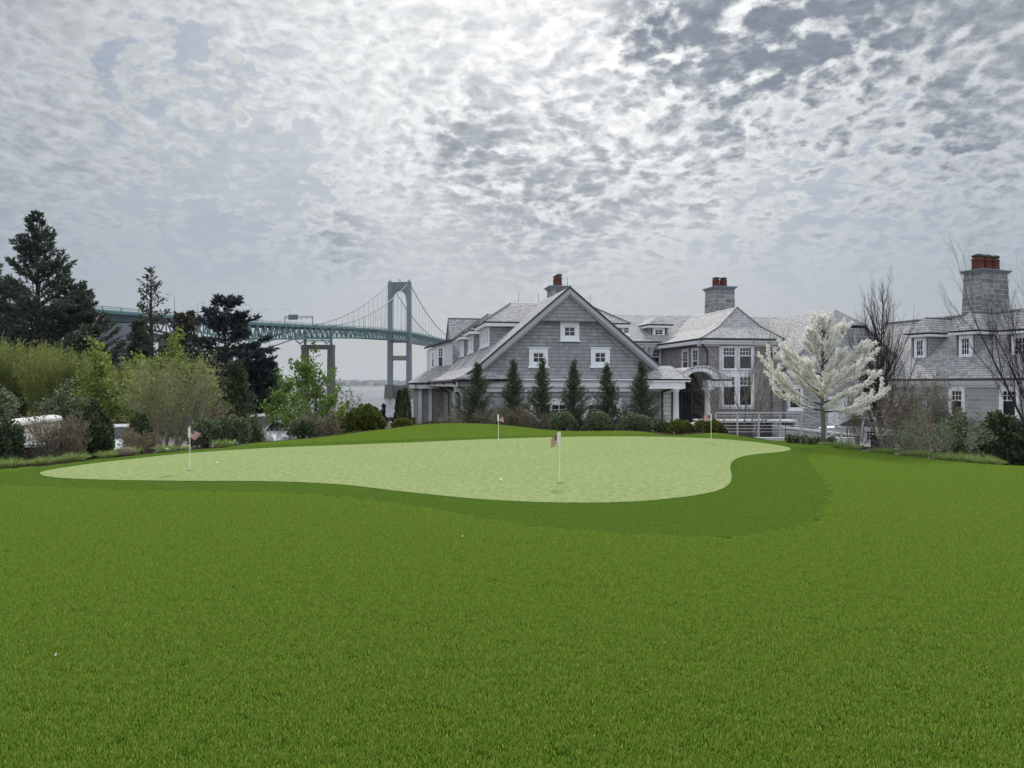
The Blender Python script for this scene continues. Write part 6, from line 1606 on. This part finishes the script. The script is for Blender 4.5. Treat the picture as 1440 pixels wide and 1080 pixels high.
# cars
M['tyre'] = simple('tyre', (.015,.015,.016), .8); M['rim'] = simple('alloy rim', S((170,172,176)), .3, .8); M['lens'] = simple('clear lamp', S((200,205,212)), .15, .2); M['red'] = simple('red lamp', S((150,16,22)), .25)
def paint(nm, c):
    m = simple(nm, c, .28, .25, var=.02, coat=.8); return m
M['silver'] = paint('silver car paint', S((196,204,212))); M['carwhite'] = paint('white car paint', S((232,234,236)))
def car(label, loc, rz, mat, hgt_=1.62, L=4.6, W=1.86, wagon=True):
    root = empty('parked_car', loc, label, 'car', 'cars parked beside the mansion', rz)
    h = hgt_; hw = W/2
    low = [(-L/2, .42), (-L/2+.05, .70), (-L/2+.12, .92), (-L*.18, 1.0), (L*.24, .98), (L*.43, .86), (L/2-.04, .66), (L/2, .42), (L/2-.08, .28), (-L/2+.08, .28)]
    if wagon: top = [(-L/2+.12, .90), (-L/2+.42, h-.10), (-L*.30, h), (-.1, h), (L*.10, h-.07), (L*.25, .96)]
    else: top = [(-L*.40, .93), (-L*.22, h-.08), (-L*.10, h), (.05, h), (L*.10, h-.06), (L*.25, .95)]
    mb = MB(); n = len(low)
    def ring(prof, hw_, x): return [(x*hw_, a, b) for a, b in prof]
    # body with rounded shoulders: five cross positions
    xs = [(-1, .94), (-.93, 1), (0, 1.0), (.93, 1), (1, .94)]
    vs = []
    for x, sc in xs: vs += [(x*hw, a*(1 if abs(x) < .99 else .985), .3+(b-.3)*sc if b > .3 else b) for a, b in low]
    fs = []
    for k in range(4):
        for i in range(n): j = (i+1) % n; fs.append((k*n+i, k*n+j, (k+1)*n+j, (k+1)*n+i))
    mb.add(vs, fs, 0, True); mb.add(vs[:n], [tuple(range(n))]); mb.add(vs[-n:], [tuple(reversed(range(n)))])
    # cabin: roof skin and pillars over a glass core
    m_ = len(top); zt = lambda z: (z-.9)/(h-.9)
    def cab(o, lift, mb, mi, sub=None):
        v = []
        for sx in (-1, 1): v += [(sx*(hw*(.93-.20*zt(b))-o), a, b+lift) for a, b in top]
        mb.add(v, [tuple(range(m_)), tuple(reversed(range(m_, 2*m_)))]+[(i, m_+i, m_+(i+1) % m_, (i+1) % m_) for i in range(m_)], mi)
    body = mb
    for sx in (-1, 1):
        pp = [Vector((sx*hw*(.93-.20*zt(b)), a, b)) for a, b in top]
        for i in range(m_-1): body.beam(pp[i], pp[i+1], .07, .06)
        mids = (-L*.05,) if not wagon else (-L*.05, -L*.26)
        for y in mids: body.beam((sx*hw*.93, y, .95), (sx*hw*.74, y, h-.02), .05, .08)
    v = [];
    for i in range(1, 5): v.append(top[i])
    for i in range(1, 4):
        (a, b), (c_, d) = top[i], top[i+1]; w0 = hw*(.93-.20*zt(b)); w1 = hw*(.93-.20*zt(d))
        body.slab([(-w0, a, b+.02), (w0, a, b+.02), (w1, c_, d+.02), (-w1, c_, d+.02)][::-1] if False else [(-w0, a, b+.02), (-w1, c_, d+.02), (w1, c_, d+.02), (w0, a, b+.02)][::-1], .05)
    body.build('body', mat, root)
    g = MB(); cab(.02, -.012, g, 0); g.build('windows', M['glass'], root)
    for sx in (-1, 1):
        for y in (-L*.30, L*.31):
            w = MB(Matrix.Translation((sx*(hw-.10), y, .33)) @ Matrix.Rotation(math.pi/2, 4, 'Y'))
            w.lathe([(.2,-.11),(.31,-.11),(.335,-.08),(.335,.08),(.31,.11),(.2,.11)], (0,0,0), 22); wo = w.build('wheel', M['tyre'], root)
            r_ = MB(Matrix.Translation((sx*(hw-.10), y, .33)) @ Matrix.Rotation(math.pi/2, 4, 'Y')); r_.lathe([(.215,-.112),(.215,.112)], (0,0,0), 18); r_.build('rim', M['rim'], wo)
        b = MB(); b.box(sx*hw*.62-.16, sx*hw*.62+.16, L/2-.16, L/2-.03, .66, .78); b.build('headlight', M['lens'], root)
        b = MB(); b.box(sx*hw*.80-.13, sx*hw*.80+.13, -L/2-.012, -L/2+.14, .78, 1.0); b.build('tail_light', M['red'], root)
        b = MB(); b.lathe([(.02,-.06),(.09,-.04),(.09,.04),(.02,.06)], (sx*(hw+.08), L*.19, 1.02), 10); b.build('mirror', mat, root)
    b = MB(); b.box(-hw*.5, hw*.5, L/2-.05, L/2+.004, .40, .60); b.build('grille', M['iron'], root)
    b = MB(); b.box(-.26, .26, -L/2-.01, -L/2+.04, .55, .67); b.build('number_plate', M['cream'], root)
    return root
def carat(px_, Y, dz=0): x = X_(px_, Y); return (x, Y, H(x, Y)+.01+dz)
car('silver car with a red tail lamp, behind the ramp right of the blossom tree', carat(1224, 33.0), R(28), M['silver'], 1.36, wagon=False)
car('white car with roof showing above the bare tan shrub', carat(377, 37), R(177), M['carwhite'], 1.66)
car('second white car, lower, right of the first and behind the dark ball bush', carat(408, 36), R(178), M['carwhite'], 1.42, wagon=False)
car('white car seen between the two dark bushes at the left', carat(171, 28.2), R(196), M['carwhite'], 1.45, wagon=False)

# left stone wall with rounded coping
a = Vector((X_(6, 19.6), 19.6, 0)); b = Vector((X_(84, 23.6), 23.6, 0)); d = (b-a).normalized(); s = Vector((-d.y, d.x, 0))
sw = empty('garden_wall', (a.x, a.y, -1.3), 'low pale stone garden wall with rounded coping at the far left', 'garden wall')
WI = Matrix.Translation(-sw.location) @ Matrix(((d.x, s.x, 0, a.x), (d.y, s.y, 0, a.y), (0, 0, 1, 0), (0, 0, 0, 1)))
ln = (b-a).length
mb = MB(WI); mb.box(0, ln, 0, .45, -1.4, .47); mb.build('wall', M['palestone'], sw)
mb = MB(WI); n = 8
pr = [(-.06, .475), (-.06, .55)]+[(.225-.285*math.cos(math.pi*i/n), .55+.10*math.sin(math.pi*i/n)) for i in range(1, n)]+[(.51, .55), (.51, .475)]
mb.add([(x, y, z) for x in (-.05, ln+.05) for y, z in pr], [tuple(range(len(pr))), tuple(reversed(range(len(pr), 2*len(pr))))]+[(i, len(pr)+i, len(pr)+(i+1) % len(pr), (i+1) % len(pr)) for i in range(len(pr))])
mb.build('coping', M['concrete'], sw)
mb = MB(); Yb = 19.0; x0, x1 = X_(22, Yb), X_(62, Yb); zz = Z(624.5, Yb)
be = empty('stone_bench', ((x0+x1)/2, Yb+.3, -.6), 'pale stone ledge seat in front of the garden wall', 'stone seat'); BI_ = Matrix.Translation(-be.location)
mb = MB(BI_); mb.box(x0, x1, Yb, Yb+.6, zz-.09, zz); mb.build('seat', M['concrete'], be, bevel=.01)
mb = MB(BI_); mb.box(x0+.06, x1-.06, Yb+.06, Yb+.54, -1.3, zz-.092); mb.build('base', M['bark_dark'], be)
# grey enclosure left of the parked cars
Yg = 42; mb = MB(); bx = empty('enclosure_wall', (X_(320, Yg), Yg, -1.3), 'weathered grey low enclosure with a flat cap left of the parked cars', 'wall'); E_ = Matrix.Translation(-bx.location)
mb = MB(E_); mb.box(X_(290, Yg), X_(361, Yg), Yg, Yg+.4, -1.5, Z(586.5, Yg)); mb.build('wall', M['stone'], bx)
mb = MB(E_); mb.box(X_(289, Yg), X_(362, Yg), Yg-.08, Yg+.48, Z(586.5, Yg)+.001, Z(584, Yg)); mb.build('cap', M['concrete'], bx)
# low dark wall by the statue
Yw = 34; mb = MB(); mb.box(X_(541, Yw), X_(584, Yw), Yw, Yw+.35, -1.4, Z(587, Yw)); o = mb.build('terrace_wall', M['bark_dark'], None); tag(o, 'low dark wall on the water side behind the statue', 'wall')
# statue
Ys = 29.0; ks = Ys/FPX
st_ = empty('statue', (X_(545, Ys), Ys, Z(604, Ys)), 'slender dark bronze sculpture against the water', 'sculpture')
SI = Matrix.Translation(-st_.location)
path = [(545.5, 591, .05), (543, 588.5, .055), (540.5, 586, .06), (539.2, 583.5, .075), (538.6, 580.5, .105), (539.0, 577.5, .115), (540.0, 575, .07), (540.4, 573.5, .05), (539.6, 571.5, .10), (539.4, 569.5, .095), (538.8, 567.6, .04)]
ps = np.array([(X_(x, Ys)-st_.location.x, .02*math.sin(i), Z(y, Ys)-st_.location.z) for i, (x, y, r) in enumerate(path)]); rs_ = np.array([r for *_, r in path])
tt = np.linspace(0, 10, 41); ps2 = np.stack([np.interp(tt, range(11), ps[:, i]) for i in range(3)], 1); rs2 = np.interp(tt, range(11), rs_)
for _ in range(2): ps2[1:-1] = (ps2[:-2]+2*ps2[1:-1]+ps2[2:])/4; rs2[1:-1] = (rs2[:-2]+2*rs2[1:-1]+rs2[2:])/4
V, F = tubes([(ps2, rs2)], 12); link('figure', mesh_np('figure', V, F, M['bronze'], True), st_)
mb = MB(SI); mb.add([(X_(539, Ys), Ys-.05, Z(568.5, Ys)), (X_(543.6, Ys), Ys-.02, Z(571.6, Ys)), (X_(540, Ys), Ys-.05, Z(573.5, Ys)), (X_(539, Ys), Ys+.05, Z(568.5, Ys)), (X_(543.6, Ys), Ys+.02, Z(571.6, Ys)), (X_(540, Ys), Ys+.05, Z(573.5, Ys))], [(0,1,2),(5,4,3),(0,3,4,1),(1,4,5,2),(2,5,3,0)])
mb.build('fin', M['bronze'], st_)
mb = MB(SI); xc = X_(545.5, Ys); mb.box(xc-.09, xc+.09, Ys-.09, Ys+.09, -.4, Z(595, Ys)); mb.box(xc-.13, xc+.13, Ys-.13, Ys+.13, Z(595, Ys)+.001, Z(593, Ys)); mb.build('pedestal', M['pedestal'], st_)
mb = MB(SI); mb.box(xc-.14, xc+.10, Ys-.11, Ys+.11, Z(593, Ys)+.001, Z(590.8, Ys)); mb.build('plinth', M['bronze'], st_)
# navy bin, stake, light
Yb = 20.2; bn = empty('storage_bin', (X_(1240, Yb), Yb, H(X_(1240, Yb), Yb)), 'navy lidded bin between the brown shrubs', 'bin'); B_ = Matrix.Translation((0, 0, 0))
mb = MB(); w = 10*Yb/FPX; zt_ = Z(613.5, Yb)-bn.location.z; mb.hexa([(-w*.92, -.22, -.1), (w*.92, -.22, -.1), (w*.92, .22, -.1), (-w*.92, .22, -.1)], [(-w, -.25, zt_), (w, -.25, zt_), (w, .25, zt_), (-w, .25, zt_)]); mb.build('body', M['bin'], bn, bevel=.01)
mb = MB(); mb.box(-w-.02, w+.02, -.27, .27, zt_+.001, zt_+.045); mb.build('lid', M['bin'], bn, bevel=.008)
Yt = 18.1; x = X_(1225, Yt); sk = empty('plant_stake', (x, Yt, H(x, Yt)), 'dark metal plant stake with small lattice at the right lawn edge', 'stake')
mb = MB(); zt_ = Z(603, Yt)-sk.location.z; mb.bar((0,0,-.1), (0,0,zt_), .010, 6); mb.build('rod', M['iron'], sk)
mb = MB()
for i in range(3): mb.box(-.10, .08, -.012, .0, zt_-.10-.075*i, zt_-.07-.075*i)
for i in range(3): mb.box(-.10+.075*i, -.07+.075*i, -.016, -.012, zt_-.28, zt_-.06)
mb.build('lattice', M['iron'], sk)
Yt = 21.2; x = X_(1104.5, Yt); pl = empty('path_light', (x, Yt, H(x, Yt)), 'thin black path light standing at the kerb left of the blossom tree', 'path light')
mb = MB(); zt_ = Z(597, Yt)-pl.location.z; mb.bar((0,0,-.1), (0,0,zt_), .008, 6); mb.build('rod', M['iron'], pl)
mb = MB(); mb.lathe([(.05,0),(.045,.02),(.01,.045)], (0,0,zt_), 12); mb.build('shade', M['iron'], pl)
# bare soil stones
for px_, Y, s_, lb in ((234, 17.9, .09, 'white rounded stone under the big pale shrub'), (224, 18.0, .05, 'small white stone beside the rounded one'), (178, 16.9, .2, 'brown boulder between the two dark bushes'), (168, 17.0, .16, 'second brown boulder left of the first')):
    mb = MB(); mb.lathe([(s_*math.sin(math.pi*i/7)*1.0+.001, -s_*.6*math.cos(math.pi*i/7)) for i in range(8)], (0,0,0), 9); rg = random.Random(px_)
    mb.v = [(x_*(1+rg.uniform(-.14,.14)), y_*(1+rg.uniform(-.14,.14)), z_*(1+rg.uniform(-.1,.1))) for x_, y_, z_ in mb.v]
    me_mat = M['pedestal'] if s_ < .1 else simple('boulder', S((112,98,86)), .9, var=.3, bump=.8)
    o = mb.build('stone', me_mat, None, uv=False); x = X_(px_, Y); o.location = (x, Y, H(x, Y)+s_*.35); tag(o, lb, 'stone')
# slate roofed house behind the trees
Yh = 74; hs = empty('slate_house', (X_(150, Yh), Yh, H(X_(150, Yh), Yh)), 'steep slate grey roof of a house below the bridge deck, behind the trees', 'house'); HI2 = Matrix.Translation(-hs.location)
x0, x1 = X_(128, Yh), X_(188, Yh); zr_ = Z(454.5, Yh)
mb = MB(HI2); ze_ = Z(520, Yh)
for sg in (-1, 1):
    f = [(x0, Yh, zr_), (x1, Yh, zr_), (x1+.3, Yh+sg*4.4, ze_), (x0-.3, Yh+sg*4.4, ze_)]
    mb.slab(f if sg > 0 else f[::-1], .15) if False else None
    p = [Vector(q) for q in f]; nrm = (p[1]-p[0]).cross(p[2]-p[0]);
    mb.slab(f if nrm.z > 0 else f[::-1], .18)
mb.build('roof', M['slate'], hs)
mb = MB(HI2); mb.hexa([(x0+.2, Yh-4, -8), (x1-.2, Yh-4, -8), (x1-.2, Yh+4, -8), (x0+.2, Yh+4, -8)], [(x0+.2, Yh-4, ze_+.3), (x1-.2, Yh-4, ze_+.3), (x1-.2, Yh+4, ze_+.3), (x0+.2, Yh+4, ze_+.3)]); mb.add([(x1-.25, Yh-4, ze_+.3), (x1-.25, Yh+4, ze_+.3), (x1-.25, Yh, zr_-.2)], [(0,1,2)]); mb.build('walls', M['siding'], hs)
